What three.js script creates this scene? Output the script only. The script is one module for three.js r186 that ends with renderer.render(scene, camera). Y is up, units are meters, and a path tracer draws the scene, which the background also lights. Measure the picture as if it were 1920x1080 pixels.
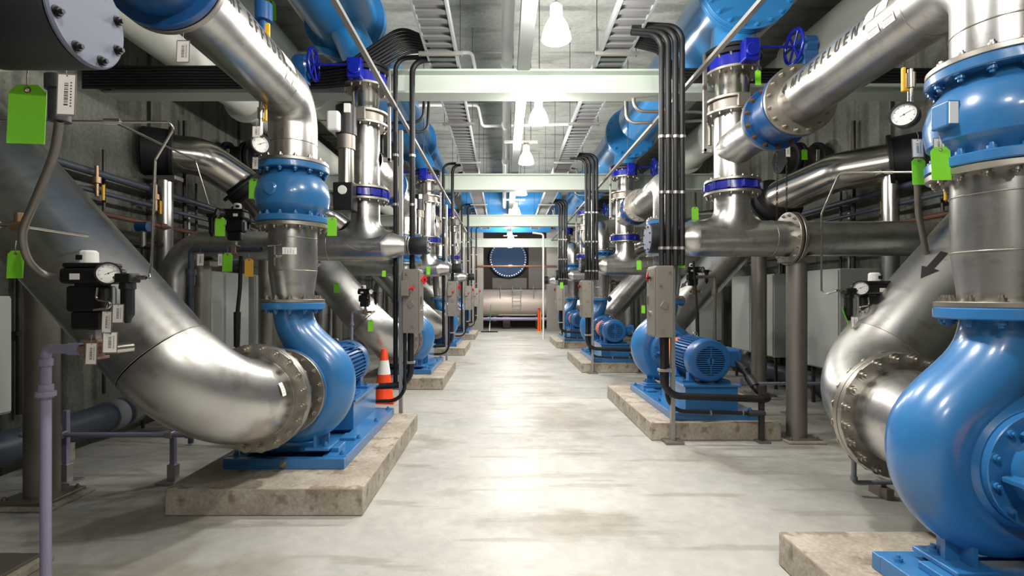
import * as THREE from 'three';
import { RoundedBoxGeometry } from 'three/addons/geometries/RoundedBoxGeometry.js';
import { mergeGeometries, toCreasedNormals } from 'three/addons/utils/BufferGeometryUtils.js';

// ------------------------------------------------------------------ camera, light, exposure
const scene = new THREE.Scene();
scene.background = new THREE.Color(0x000000);
const FOCAL = 960, VPX = 943, VPY = 555, EYE = 1.6;            // focal length in pixels of a 1920 x 1080 frame, vanishing point of the aisle, eye height
const camera = new THREE.PerspectiveCamera(2 * Math.atan(540 / FOCAL) * 180 / Math.PI, 16 / 9, 0.05, 100);
camera.position.set(0, EYE, 0);
camera.lookAt(0, EYE, -10);
camera.setViewOffset(1920, 1080, 960 - VPX, 540 - VPY, 1920, 1080);
const renderer = new THREE.WebGLRenderer({ antialias: true });
renderer.toneMapping = THREE.LinearToneMapping;
renderer.toneMappingExposure = 0.53;
renderer.shadowMap.enabled = true;
const LAMP_INTENSITY = 34, LAMP_BEAM = 112, LAMP_COLOR = 0xfffaf3;
const LAMPS = [[0.5, 4.1, 2.6], [0.5, 4.1, 0.1], [0.5, 4.1, -2.4], [0.5, 4.1, -4.8], [0.49, 4.08, -7.05], [0.42, 4.08, -9.2], [0.42, 4.05, -11.9], [0.36, 4.0, -14.4], [0.33, 4.0, -16.9], [0.3, 3.85, -19.6], [0.3, 3.8, -22.2]];

// ------------------------------------------------------------------ helpers
const V = (x, y, z) => new THREE.Vector3(x, y, z);
const PI = Math.PI;
let seedState = 7;
const rnd = () => { seedState = (seedState * 1664525 + 1013904223) >>> 0; return seedState / 4294967296; };
const taken = new Map();
function numbered(name) { const n = taken.get(name) ?? 0; taken.set(name, n + 1); return n ? `${name}_${String(n).padStart(3, '0')}` : name; }
const clean = (g) => { let h = g.index ? g.toNonIndexed() : g; for (const k of Object.keys(h.attributes)) if (!['position', 'normal', 'uv'].includes(k)) h.deleteAttribute(k); if (!h.attributes.normal) h.computeVertexNormals(); if (!h.attributes.uv) h.setAttribute('uv', new THREE.BufferAttribute(new Float32Array(h.attributes.position.count * 2), 2)); return h; };
const join = (gs) => { gs = [gs].flat().map(clean); return gs.length === 1 ? gs[0] : mergeGeometries(gs); };
const UP = V(0, 1, 0);
function along(geo, at, dir) { geo.applyQuaternion(new THREE.Quaternion().setFromUnitVectors(UP, dir.clone().normalize())); geo.translate(at.x, at.y, at.z); return geo; }
function lathe(profile, at, dir, seg = 40) { const g = new THREE.LatheGeometry(profile.map(([r, y]) => new THREE.Vector2(Math.max(r, 1e-4), y)), seg); return along(toCreasedNormals(g, 0.55), at, dir); }
function disc(R, t, at, dir, seg = 40, c = 0.004) { return lathe([[0, 0], [R - c, 0], [R, c], [R, t - c], [R - c, t], [0, t]], at, dir, seg); }
function rod(a, b, r, r2 = r, seg = 20) { const d = b.clone().sub(a), L = d.length(); const g = new THREE.CylinderGeometry(r2, r, L, seg); g.translate(0, L / 2, 0); return along(g, a, d); }
function box(x0, x1, y0, y1, z0, z1, bevel = 0) {
  const w = x1 - x0, h = y1 - y0, d = z1 - z0;
  const g = bevel ? new RoundedBoxGeometry(w, h, d, 2, Math.min(bevel, w / 2.1, h / 2.1, d / 2.1)) : new THREE.BoxGeometry(w, h, d);
  g.translate((x0 + x1) / 2, (y0 + y1) / 2, (z0 + z1) / 2); return metricUV(g);
}
function metricUV(g) {                                   // uv in metres from the dominant direction of each face
  g = clean(g); const p = g.attributes.position, n = g.attributes.normal, uv = g.attributes.uv;
  for (let i = 0; i < p.count; i++) {
    const ax = Math.abs(n.getX(i)), ay = Math.abs(n.getY(i)), az = Math.abs(n.getZ(i));
    if (ay >= ax && ay >= az) uv.setXY(i, p.getX(i), p.getZ(i)); else if (ax >= az) uv.setXY(i, p.getZ(i), p.getY(i)); else uv.setXY(i, p.getX(i), p.getY(i));
  }
  return g;
}
function route(points, bend, n = 10) {                   // a polyline with its corners rounded to the bend radius
  const out = [points[0].clone()];
  for (let i = 1; i < points.length - 1; i++) {
    const p = points[i], d1 = p.clone().sub(points[i - 1]), d2 = points[i + 1].clone().sub(p), l1 = d1.length(), l2 = d2.length(); d1.normalize(); d2.normalize();
    const ang = Math.acos(THREE.MathUtils.clamp(d1.dot(d2), -1, 1)); if (ang < 0.01) { out.push(p.clone()); continue; }
    let R = Array.isArray(bend) ? bend[i - 1] : bend; const t = Math.min(R * Math.tan(ang / 2), l1 * 0.49, l2 * 0.49); R = t / Math.tan(ang / 2);
    const a = p.clone().addScaledVector(d1, -t), nn = d2.clone().addScaledVector(d1, -d1.dot(d2)).normalize();
    const m = Math.max(2, Math.round(n * ang / 1.6));
    for (let k = 0; k <= m; k++) { const f = ang * k / m; out.push(a.clone().addScaledVector(d1, R * Math.sin(f)).addScaledVector(nn, R * (1 - Math.cos(f)))); }
  }
  out.push(points.at(-1).clone()); return out;
}
function sweep(pts, radius, seg = 24, caps = false) {    // a round tube with its own radius at every point
  const rad = (i) => (Array.isArray(radius) ? radius[i] : radius), N = pts.length, T = [];
  for (let i = 0; i < N; i++) T.push(pts[Math.min(i + 1, N - 1)].clone().sub(pts[Math.max(i - 1, 0)]).normalize());
  let nrm = Math.abs(T[0].y) < 0.9 ? UP.clone() : V(1, 0, 0); nrm.addScaledVector(T[0], -nrm.dot(T[0])).normalize();
  const pos = [], nor = [], uv = [], idx = []; let len = 0;
  for (let i = 0; i < N; i++) {
    if (i) { len += pts[i].distanceTo(pts[i - 1]); nrm.applyQuaternion(new THREE.Quaternion().setFromUnitVectors(T[i - 1], T[i])); nrm.addScaledVector(T[i], -nrm.dot(T[i])).normalize(); }
    const b = T[i].clone().cross(nrm), r = rad(i);
    const slope = N > 1 ? (rad(Math.min(i + 1, N - 1)) - rad(Math.max(i - 1, 0))) / Math.max(1e-6, pts[Math.min(i + 1, N - 1)].distanceTo(pts[Math.max(i - 1, 0)])) : 0;
    for (let j = 0; j <= seg; j++) {
      const f = j / seg * 2 * PI, o = nrm.clone().multiplyScalar(Math.cos(f)).addScaledVector(b, Math.sin(f)), q = o.clone().addScaledVector(T[i], -slope).normalize();
      pos.push(pts[i].x + o.x * r, pts[i].y + o.y * r, pts[i].z + o.z * r); nor.push(q.x, q.y, q.z); uv.push(j / seg * 2 * PI * 0.2, len);
      if (i && j) { const a = (i - 1) * (seg + 1) + j - 1, c = i * (seg + 1) + j - 1; idx.push(a, a + 1, c, c, a + 1, c + 1); }
    }
  }
  const g = new THREE.BufferGeometry(); g.setAttribute('position', new THREE.Float32BufferAttribute(pos, 3)); g.setAttribute('normal', new THREE.Float32BufferAttribute(nor, 3)); g.setAttribute('uv', new THREE.Float32BufferAttribute(uv, 2)); g.setIndex(idx);
  if (!caps) return g;
  return join([g, disc(rad(0), 0.001, pts[0], T[0].clone().negate(), seg, 0), disc(rad(N - 1), 0.001, pts[N - 1], T[N - 1], seg, 0)]);
}
const pipe = (points, bend, r, seg = 24, caps = false) => sweep(route(points, bend), r, seg, caps);
function part(name, geos, mat, parent, label) { const m = new THREE.Mesh(join(geos), mat); m.name = name; m.castShadow = m.receiveShadow = true; if (label) m.userData.label = label; parent.add(m); return m; }
const pending = [];
// things are modelled in the frame of their unit (u across towards the aisle, y up, w along the row) and rebased to a Group at their own base at the end
function thing(name, label, category, U = null, group) { const g = new THREE.Group(); g.name = numbered(name); g.userData = { label, category }; if (group) g.userData.group = group; scene.add(g); pending.push([g, U]); return g; }
function solo(name, label, category, geos, mat, U = null, group) { const m = new THREE.Mesh(join(geos), mat); m.name = numbered(name); m.userData = { label, category }; if (group) m.userData.group = group; m.castShadow = m.receiveShadow = true; scene.add(m); pending.push([m, U]); return m; }
function struct(name, geos, mat) { const m = new THREE.Mesh(join(geos), mat); m.name = name; m.userData = { kind: 'structure' }; m.castShadow = m.receiveShadow = true; scene.add(m); return m; }
function settle() {
  for (const [g, U] of pending) {
    const b = new THREE.Box3();
    if (g.isMesh) { g.geometry.computeBoundingBox(); b.copy(g.geometry.boundingBox); } else { g.updateMatrixWorld(true); b.setFromObject(g); }
    const base = V((b.min.x + b.max.x) / 2, b.min.y, (b.min.z + b.max.z) / 2);
    if (g.isMesh) g.geometry.translate(-base.x, -base.y, -base.z); else for (const c of g.children) c.position.sub(base);
    if (U) { const s = U.side === 'L' ? 1 : -1; g.position.set(U.x + s * base.x, base.y, -U.d + s * base.z); g.rotation.y = s > 0 ? 0 : PI; } else g.position.copy(base);
  }
}
const at = (px, py, depth) => V((px - VPX) * depth / FOCAL, EYE - (py - VPY) * depth / FOCAL, -depth);   // a point measured in the photograph, at its distance

// ------------------------------------------------------------------ textures and materials
function makeNoise(seed) {
  const P = new Uint32Array(65536); let s = seed >>> 0; for (let i = 0; i < 65536; i++) { s = (s * 1664525 + 1013904223) >>> 0; P[i] = s >>> 8; }
  const h = (x, y, p) => P[(((y % p + p) % p) * 251 + ((x % p + p) % p)) & 65535] / 16777216;
  return (x, y, p) => { const xi = Math.floor(x), yi = Math.floor(y), fx = x - xi, fy = y - yi, u = fx * fx * (3 - 2 * fx), v = fy * fy * (3 - 2 * fy); return (h(xi, yi, p) * (1 - u) + h(xi + 1, yi, p) * u) * (1 - v) + (h(xi, yi + 1, p) * (1 - u) + h(xi + 1, yi + 1, p) * u) * v; };
}
function fbm(n, x, y, p, oct) { let a = 0.5, t = 0, w = 0; for (let o = 0; o < oct; o++) { t += a * n(x, y, p); w += a; a *= 0.55; x *= 2; y *= 2; p *= 2; } return t / w; }
function dataTexture(size, fn, srgb, repeat) {
  const d = new Uint8Array(size * size * 4);
  for (let y = 0; y < size; y++) for (let x = 0; x < size; x++) { const c = fn(x / size, y / size); const i = (y * size + x) * 4; for (let k = 0; k < 3; k++) d[i + k] = Math.max(0, Math.min(255, c[k])); d[i + 3] = 255; }
  const t = new THREE.DataTexture(d, size, size, THREE.RGBAFormat); t.wrapS = t.wrapT = THREE.RepeatWrapping; t.magFilter = THREE.LinearFilter; t.minFilter = THREE.LinearMipmapLinearFilter; t.generateMipmaps = true;
  if (srgb) t.colorSpace = THREE.SRGBColorSpace; t.repeat.set(repeat, repeat); t.needsUpdate = true; return t;
}
const n1 = makeNoise(11), n2 = makeNoise(29), n3 = makeNoise(53);
const mixc = (a, b, t) => a.map((v, i) => v + (b[i] - v) * t);
const sm = (a, b, x) => { const t = Math.max(0, Math.min(1, (x - a) / (b - a))); return t * t * (3 - 2 * t); };
const floorMap = dataTexture(1024, (u, v) => {
  const big = fbm(n1, u * 5, v * 5, 5, 5), stain = fbm(n2, u * 9, v * 9, 9, 5), fine = fbm(n3, u * 90, v * 90, 90, 3), scratch = fbm(n1, u * 8, v * 60, 8, 4);
  let c = mixc([140, 139, 133], [178, 177, 171], big); c = mixc(c, [112, 102, 88], 0.42 * sm(0.52, 0.78, stain)); c = mixc(c, [122, 117, 106], 0.4 * sm(0.55, 0.7, scratch));
  return c.map((x) => x + (fine - 0.5) * 20);
}, true, 1 / 6.5);
const floorRough = dataTexture(512, (u, v) => { const r = 80 + 120 * fbm(n2, u * 7, v * 7, 7, 5); return [r, r, r]; }, false, 1 / 4);
const concreteMap = dataTexture(1024, (u, v) => {
  const big = fbm(n3, u * 4, v * 4, 4, 5), streak = fbm(n1, u * 26, v * 3, 26, 4), fine = fbm(n2, u * 110, v * 110, 110, 2), pit = fbm(n1, u * 200, v * 200, 200, 1);
  let c = mixc([82, 85, 77], [132, 134, 124], big); c = mixc(c, [62, 63, 56], 0.45 * sm(0.5, 0.75, streak)); if (pit > 0.93) c = mixc(c, [70, 68, 62], 0.6);
  return c.map((x) => x + (fine - 0.5) * 22);
}, true, 1 / 3.2);
const slabMap = dataTexture(1024, (u, v) => {
  const big = fbm(n1, u * 4, v * 4, 4, 5), streak = fbm(n3, u * 5, v * 24, 24, 4), fine = fbm(n2, u * 110, v * 110, 110, 2);
  let c = mixc([132, 136, 130], [186, 188, 182], big); c = mixc(c, [104, 106, 98], 0.4 * sm(0.5, 0.72, streak)); return c.map((x) => x + (fine - 0.5) * 20);
}, true, 1 / 4);
const plinthMap = dataTexture(512, (u, v) => {
  const big = fbm(n2, u * 6, v * 6, 6, 5), fine = fbm(n1, u * 80, v * 80, 80, 2); let c = mixc([126, 116, 102], [178, 171, 158], big); c = mixc(c, [92, 78, 62], 0.5 * sm(0.6, 0.78, fbm(n3, u * 11, v * 11, 11, 4))); return c.map((x) => x + (fine - 0.5) * 30);
}, true, 1 / 1.3);
const steelRough = dataTexture(512, (u, v) => { const r = 66 + 44 * fbm(n1, u * 3, v * 3, 3, 3) + 10 * (fbm(n2, u * 90, v * 90, 90, 2) - 0.5); return [r, r, r]; }, false, 1.1);
const steelColor = dataTexture(512, (u, v) => { const t = fbm(n3, u * 6, v * 6, 6, 5), k = fbm(n2, u * 14, v * 14, 14, 4); let c = mixc([184, 182, 179], [214, 213, 210], t); c = mixc(c, [150, 141, 129], 0.3 * sm(0.58, 0.75, k)); return c; }, true, 0.8);
const fineBump = dataTexture(256, (u, v) => { const r = 255 * fbm(n2, u * 40, v * 40, 40, 3); return [r, r, r]; }, false, 2);
const std = (o) => new THREE.MeshStandardMaterial(o), phy = (o) => new THREE.MeshPhysicalMaterial(o);
const M = {
  floor: std({ map: floorMap, roughness: 0.85, roughnessMap: floorRough, bumpMap: fineBump, bumpScale: 0.0008 }),
  concrete: std({ map: concreteMap, roughness: 0.9, bumpMap: fineBump, bumpScale: 0.0015 }),
  slab: std({ map: slabMap, roughness: 0.9, bumpMap: fineBump, bumpScale: 0.001 }),
  plinth: std({ map: plinthMap, roughness: 0.92, bumpMap: fineBump, bumpScale: 0.0012 }),
  steel: std({ color: 0xffffff, map: steelColor, metalness: 1, roughness: 0.95, roughnessMap: steelRough }),
  chrome: std({ color: 0xc9c4bc, metalness: 1, roughness: 0.2 }),
  flange: std({ color: 0xaaa59c, metalness: 1, roughness: 0.42 }),
  bolt: std({ color: 0xb4aea4, metalness: 1, roughness: 0.35 }),
  rustBolt: std({ color: 0x8a6a52, metalness: 0.9, roughness: 0.5 }),
  blue: phy({ color: 0x2d6da4, roughness: 0.32, clearcoat: 0.6, clearcoatRoughness: 0.15 }),
  headerBlue: phy({ color: 0x2c7ab6, roughness: 0.3, clearcoat: 0.5, clearcoatRoughness: 0.2 }),
  motorBlue: phy({ color: 0x1f5f9c, roughness: 0.4, clearcoat: 0.3, clearcoatRoughness: 0.3 }),
  navy: phy({ color: 0x0b1a90, roughness: 0.3, clearcoat: 0.5, clearcoatRoughness: 0.2 }),
  spoolBlue: phy({ color: 0x1c4f86, roughness: 0.3, clearcoat: 0.4, clearcoatRoughness: 0.2 }),
  black: std({ color: 0x0d0d10, roughness: 0.45 }),
  cable: std({ color: 0x0b0b0d, roughness: 0.55 }),
  darkGrey: std({ color: 0x34353b, roughness: 0.5 }),
  capGrey: std({ color: 0x1b1c20, roughness: 0.55, metalness: 0.1 }),
  blindGrey: std({ color: 0x6a7080, roughness: 0.6, metalness: 0.2 }),
  post: std({ color: 0x8d8780, metalness: 0.85, roughness: 0.5 }),
  strut: std({ color: 0xa8a6a2, metalness: 0.85, roughness: 0.42 }),
  darkStrut: std({ color: 0x4b4745, metalness: 0.7, roughness: 0.5 }),
  box: std({ color: 0x989188, metalness: 0.7, roughness: 0.42 }),
  panel: std({ color: 0xc9ccc8, roughness: 0.45 }),
  beam: std({ color: 0xbfc9bf, roughness: 0.5 }),
  tray: std({ color: 0xb4b7b8, metalness: 0.6, roughness: 0.45 }),
  traySheet: std({ color: 0x77787a, metalness: 0.3, roughness: 0.55 }),
  cream: std({ color: 0xd6d9cf, roughness: 0.38 }),
  white: std({ color: 0xe8e8e4, roughness: 0.45 }),
  pvc: std({ color: 0x827e96, roughness: 0.4 }),
  pvcDark: std({ color: 0x3e4553, roughness: 0.45 }),
  pvcBand: std({ color: 0x7b8084, roughness: 0.5 }),
  brass: std({ color: 0xa08468, metalness: 0.8, roughness: 0.4 }),
  bronze: std({ color: 0x8f7668, metalness: 0.5, roughness: 0.5 }),
  orange: std({ color: 0xd9763a, roughness: 0.5 }),
  cone: std({ color: 0xf0491a, roughness: 0.45 }),
  red: std({ color: 0xc0181c, roughness: 0.4 }),
  yellow: std({ color: 0xe6b01c, roughness: 0.4 }),
  tagGreen: std({ color: 0x86e032, roughness: 0.6, side: THREE.DoubleSide }),
  tagAmber: std({ color: 0xd8a530, roughness: 0.6, side: THREE.DoubleSide }),
  tank: std({ color: 0xd0c2b6, metalness: 0.15, roughness: 0.42 }),
  discBlue: std({ color: 0x2d5688, roughness: 0.6 }),
  wireway: std({ color: 0x8d9090, metalness: 0.5, roughness: 0.5 }),
  brown: std({ color: 0x40332f, roughness: 0.7 }),
  greyWall: std({ color: 0x8f8a84, roughness: 0.7 }),
  copper: std({ color: 0x8a6353, metalness: 0.5, roughness: 0.45 }),
  rubber: std({ color: 0x151517, roughness: 0.8 }),
  greenHandle: std({ color: 0x2c6b4c, roughness: 0.5 }),
  glow: std({ color: 0xffffff, roughness: 0.5, emissive: LAMP_COLOR, emissiveIntensity: 9 }),
};
function canvasTexture(w, h, draw, alpha = false) { const c = document.createElement('canvas'); c.width = w; c.height = h; const x = c.getContext('2d'); if (!alpha) { x.fillStyle = '#fff'; x.fillRect(0, 0, w, h); } draw(x, w, h); const t = new THREE.CanvasTexture(c); t.colorSpace = THREE.SRGBColorSpace; return t; }
const paper = (draw, w = 128, h = 192) => std({ map: canvasTexture(w, h, draw), roughness: 0.5, side: THREE.DoubleSide });
const barcode = (x, x0, y0, w, h, vertical) => { x.fillStyle = '#1a1a1e'; let p = 0; while (p < (vertical ? h : w)) { const t = 2 + Math.floor(rnd() * 5); if (vertical) x.fillRect(x0, y0 + p, w, t); else x.fillRect(x0 + p, y0, t, h); p += t + 2 + Math.floor(rnd() * 4); } };
M.tagWhite = paper((x, w, h) => { x.fillStyle = '#efece6'; x.fillRect(0, 0, w, h); x.strokeStyle = '#7c6a66'; x.lineWidth = 8; x.strokeRect(4, 4, w - 8, h - 8); barcode(x, 48, 45, 28, 100, true); x.fillStyle = '#55504e'; for (let k = 0; k < 9; k++) x.fillRect(88, 40 + k * 13, 12, 6); });
M.sticker = paper((x, w, h) => { x.fillStyle = '#e9e7e2'; x.fillRect(0, 0, w, h); x.fillStyle = '#33312f'; for (let k = 0; k < 9; k++) x.fillRect(24 + k * 17, 30, 12, 16); for (let k = 0; k < 3; k++) { x.fillStyle = '#8a8782'; x.fillRect(22, 62 + k * 13, 150 - k * 22, 5); } }, 192, 112);
M.stickerPlain = paper((x, w, h) => { x.fillStyle = '#f0eeea'; x.fillRect(0, 0, w, h); x.fillStyle = '#a6a39c'; for (let k = 0; k < 4; k++) x.fillRect(14, 18 + k * 18, 74 - (k % 2) * 20, 4); }, 104, 96);
const ink = (w, h, draw) => std({ map: canvasTexture(w, h, draw, true), transparent: true, roughness: 0.6, side: THREE.DoubleSide });
M.effluent = ink(1024, 128, (x) => { x.clearRect(0, 0, 1024, 128); x.fillStyle = '#15140f'; x.font = 'bold 92px sans-serif'; x.textBaseline = 'middle'; x.save(); x.scale(1, 1.1); x.fillText('M F   E F F L U E N T', 130, 60); x.restore(); x.fillRect(12, 48, 60, 32); x.beginPath(); x.moveTo(4, 64); x.lineTo(52, 18); x.lineTo(52, 110); x.fill(); });
M.arrow = ink(256, 128, (x) => { x.clearRect(0, 0, 256, 128); x.fillStyle = '#1c1b1a'; x.fillRect(84, 40, 170, 48); x.beginPath(); x.moveTo(2, 64); x.lineTo(104, 6); x.lineTo(104, 122); x.fill(); });
M.pour = ink(512, 96, (x) => { x.clearRect(0, 0, 512, 96); x.fillStyle = '#4d524e'; x.font = 'bold 70px sans-serif'; x.textBaseline = 'middle'; x.fillText('P O U R', 20, 48); x.fillRect(330, 38, 60, 20); x.beginPath(); x.moveTo(430, 48); x.lineTo(386, 16); x.lineTo(386, 80); x.fill(); });
M.gauge = std({ map: canvasTexture(256, 256, (x) => { x.fillStyle = '#f4f3ef'; x.fillRect(0, 0, 256, 256); x.translate(128, 128); x.strokeStyle = '#222'; for (let k = 0; k <= 40; k++) { const a = (135 + k * 6.75) * PI / 180, r = k % 5 ? 100 : 88; x.lineWidth = k % 5 ? 2 : 5; x.beginPath(); x.moveTo(Math.cos(a) * r, Math.sin(a) * r); x.lineTo(Math.cos(a) * 112, Math.sin(a) * 112); x.stroke(); } x.lineWidth = 6; x.beginPath(); x.moveTo(-40, 18); x.lineTo(70, -36); x.stroke(); x.fillStyle = '#222'; x.beginPath(); x.arc(0, 0, 10, 0, 7); x.fill(); }), roughness: 0.35 });

// ------------------------------------------------------------------ bolts, flanges, decals, tags
const boltCache = new Map();
function boltGeo(s) { const k = s.toFixed(4); if (!boltCache.has(k)) { const a = new THREE.CylinderGeometry(s, s, s * 0.95, 6); a.translate(0, s * 0.475, 0); const b = new THREE.CylinderGeometry(s * 0.52, s * 0.56, s * 0.7, 10); b.translate(0, s * 1.25, 0); const c = new THREE.CylinderGeometry(s * 1.35, s * 1.35, s * 0.16, 14); c.translate(0, s * 0.08, 0); boltCache.set(k, join([a, b, c])); } return boltCache.get(k); }
// a ring of hexagon bolts standing on a face; near ones are parts of their own, far ones joined
function bolts(parent, c, dir, R, n, s, mat, near, phase = 0) {
  const d = dir.clone().normalize(), q = new THREE.Quaternion().setFromUnitVectors(UP, d), e1 = V(1, 0, 0).applyQuaternion(q), e2 = V(0, 0, 1).applyQuaternion(q), far = [];
  for (let k = 0; k < n; k++) {
    const f = (k + 0.5) / n * 2 * PI + phase, p = c.clone().addScaledVector(e1, R * Math.cos(f)).addScaledVector(e2, R * Math.sin(f));
    if (near) { const m = new THREE.Mesh(boltGeo(s), mat); m.name = 'bolt'; m.position.copy(p); m.quaternion.copy(q); m.castShadow = m.receiveShadow = true; parent.add(m); } else { const g = new THREE.CylinderGeometry(s, s, s * 1.4, 6); g.translate(0, s * 0.7, 0); g.applyQuaternion(q); g.translate(p.x, p.y, p.z); far.push(g); }
  }
  if (!near) { const m = part('bolts', far, mat, parent); m.userData.kind = 'stuff'; }
}
function decal(name, parent, c, axis, r, out, w, h, mat) {  // print or sticker that follows the round of a pipe
  const a = axis.clone().normalize(), o = out.clone().addScaledVector(a, -out.dot(a)).normalize(), t = o.clone().cross(a), R = r + 0.0025, H = h / R, pos = [], nor = [], uv = [], idx = [], n = 10;
  for (let j = 0; j <= n; j++) for (let i = 0; i <= 1; i++) { const f = (j / n - 0.5) * H, q = o.clone().multiplyScalar(Math.cos(f)).addScaledVector(t, Math.sin(f)), p = c.clone().addScaledVector(a, (i - 0.5) * w).addScaledVector(q, R); pos.push(p.x, p.y, p.z); nor.push(q.x, q.y, q.z); uv.push(i, j / n); if (j && i) { const b = (j - 1) * 2; idx.push(b, b + 1, b + 2, b + 1, b + 3, b + 2); } }
  const g = new THREE.BufferGeometry(); g.setAttribute('position', new THREE.Float32BufferAttribute(pos, 3)); g.setAttribute('normal', new THREE.Float32BufferAttribute(nor, 3)); g.setAttribute('uv', new THREE.Float32BufferAttribute(uv, 2)); g.setIndex(idx);
  return part(name, g, mat, parent);
}
function hangTag(kind, p, w, h, label, turn = 0, bow = 0.06) {          // an inspection tag hanging on its wire; p is the middle of the tag
  const mat = kind === 'green' ? M.tagGreen : kind === 'amber' ? M.tagAmber : M.tagWhite, name = kind === 'white' ? 'barcode_tag' : 'inspection_tag';
  const t = thing(name, label, 'tag', null, kind === 'white' ? 'barcode tags hanging on the piping' : 'inspection tags hanging on the piping');
  const s = new THREE.Shape(), c = kind === 'white' ? w * 0.04 : w * 0.22; s.moveTo(-w / 2, -h / 2); s.lineTo(w / 2, -h / 2); s.lineTo(w / 2, h / 2 - c); s.lineTo(w / 2 - c, h / 2); s.lineTo(-w / 2 + c, h / 2); s.lineTo(-w / 2, h / 2 - c); s.closePath();
  const hole = new THREE.Path(); hole.absarc(0, h / 2 - w * 0.16, w * 0.055, 0, 2 * PI); s.holes.push(hole);
  const seg = 1, g = new THREE.ExtrudeGeometry(s, { depth: 0.0012, bevelEnabled: false, steps: 1 }), P = g.attributes.position, uv = g.attributes.uv;
  for (let i = 0; i < P.count; i++) { const y = P.getY(i); uv.setXY(i, P.getX(i) / w + 0.5, y / h + 0.5); P.setZ(i, P.getZ(i) + bow * h * (0.5 - y / h) ** 2); }
  g.computeVertexNormals();
  const rot = (q) => { q.rotateY(turn); q.translate(p.x, p.y, p.z); return q; };
  part('tag_card', rot(g), mat, t);
  if (kind !== 'white') { const e = new THREE.TorusGeometry(w * 0.075, w * 0.022, 6, 14); e.translate(0, h / 2 - w * 0.16, 0.002); part('eyelet', rot(e), M.copper, t); }
  const wr = pipe([V(0, h / 2 - w * 0.16, 0.003), V(w * 0.02, h / 2 + w * 0.2, 0.006), V(-w * 0.03, h / 2 + w * 0.62, -0.004)], 0.02, Math.max(0.0009, w * 0.016), 6); part('wire', rot(wr), M.strut, t);
  return t;
}

// ------------------------------------------------------------------ room
const XL = -5.0, XR = 5.5, YC = 6.0, ZB = 5, ZE = -23.2, ZF = -27;
const floor = struct('floor', box(XL - 0.3, XR + 0.3, -0.2, 0, ZF - 0.3, ZB + 0.3), M.floor);
const ceiling = struct('ceiling', box(XL - 0.3, XR + 0.3, YC, YC + 0.25, ZF - 0.3, ZB + 0.3), M.slab);
struct('wall_left', box(XL - 0.3, XL, 0, YC, ZF, ZB), M.concrete);
struct('wall_right', box(XR, XR + 0.3, 0, YC, ZF, ZB), M.concrete);
struct('wall_back', box(XL - 0.3, XR + 0.3, 0, YC, ZB, ZB + 0.3), M.concrete);
struct('wall_far', box(XL - 0.3, XR + 0.3, 0, YC, ZF - 0.3, ZF), M.brown);
struct('wall_far_pier_left', box(XL, -0.9, 0, YC, ZE - 0.35, ZE), M.greyWall);
struct('wall_far_pier_right', box(2.0, XR, 0, YC, ZE - 0.35, ZE), M.greyWall);
// ceiling formwork joints: shallow ribs cast proud of the slab, one child each
{ for (let k = 0; k < 11; k++) { const z = -2.2 - k * 2.35; part('joint_rib', box(XL + 0.01, XR - 0.01, YC - 0.035, YC + 0.01, z - 0.03, z + 0.03), M.slab, ceiling); } }
for (const [s, X, nm] of [[1, XL, 'left'], [-1, XR, 'right']]) {
  const g = []; for (let k = 0; k < 11; k++) { const z = 2.5 - k * 2.45; g.push(box(X + (s > 0 ? -0.01 : -0.06), X + (s > 0 ? 0.06 : 0.01), 0.0, YC, z - 0.11, z + 0.11, 0.01)); }
  const t = struct(nm === 'left' ? 'trim_1' : 'trim_2', g, M.concrete);
}
// roof beams across the hall
const BEAMS = [[4.145, 6.55, 0.3], [3.98, 11.6, 0.36], [3.85, 16.6, 0.36], [3.65, 21.6, 0.36]];
BEAMS.forEach(([y, d, h], k) => {
  const o = ['nearest', 'second', 'third', 'farthest'][k];
  const t = thing('roof_beam', `pale green steel I-beam crossing the aisle overhead, ${o} one`, 'beam', null, 'beams crossing the aisle');
  part('bottom_flange', box(XL, XR, y, y + 0.025, -d - 0.14, -d + 0.14), M.beam, t); part('web', box(XL, XR, y + 0.025, y + h - 0.025, -d - 0.012, -d + 0.012), M.beam, t); part('top_flange', box(XL, XR, y + h - 0.025, y + h, -d - 0.14, -d + 0.14), M.beam, t);
});
for (const [x, nm] of [[-2.75, 'left'], [3.8, 'right']]) {
  const t = thing('roof_purlin', `pale green longitudinal I-beam under the slab above the ${nm} pump row`, 'beam', null, 'longitudinal beams under the slab');
  part('bottom_flange', box(x - 0.13, x + 0.13, 5.55, 5.575, ZE, 4.5), M.beam, t); part('web', box(x - 0.012, x + 0.012, 5.575, 5.97, ZE, 4.5), M.beam, t); part('top_flange', box(x - 0.13, x + 0.13, 5.97, 5.995, ZE, 4.5), M.beam, t);
}
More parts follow.
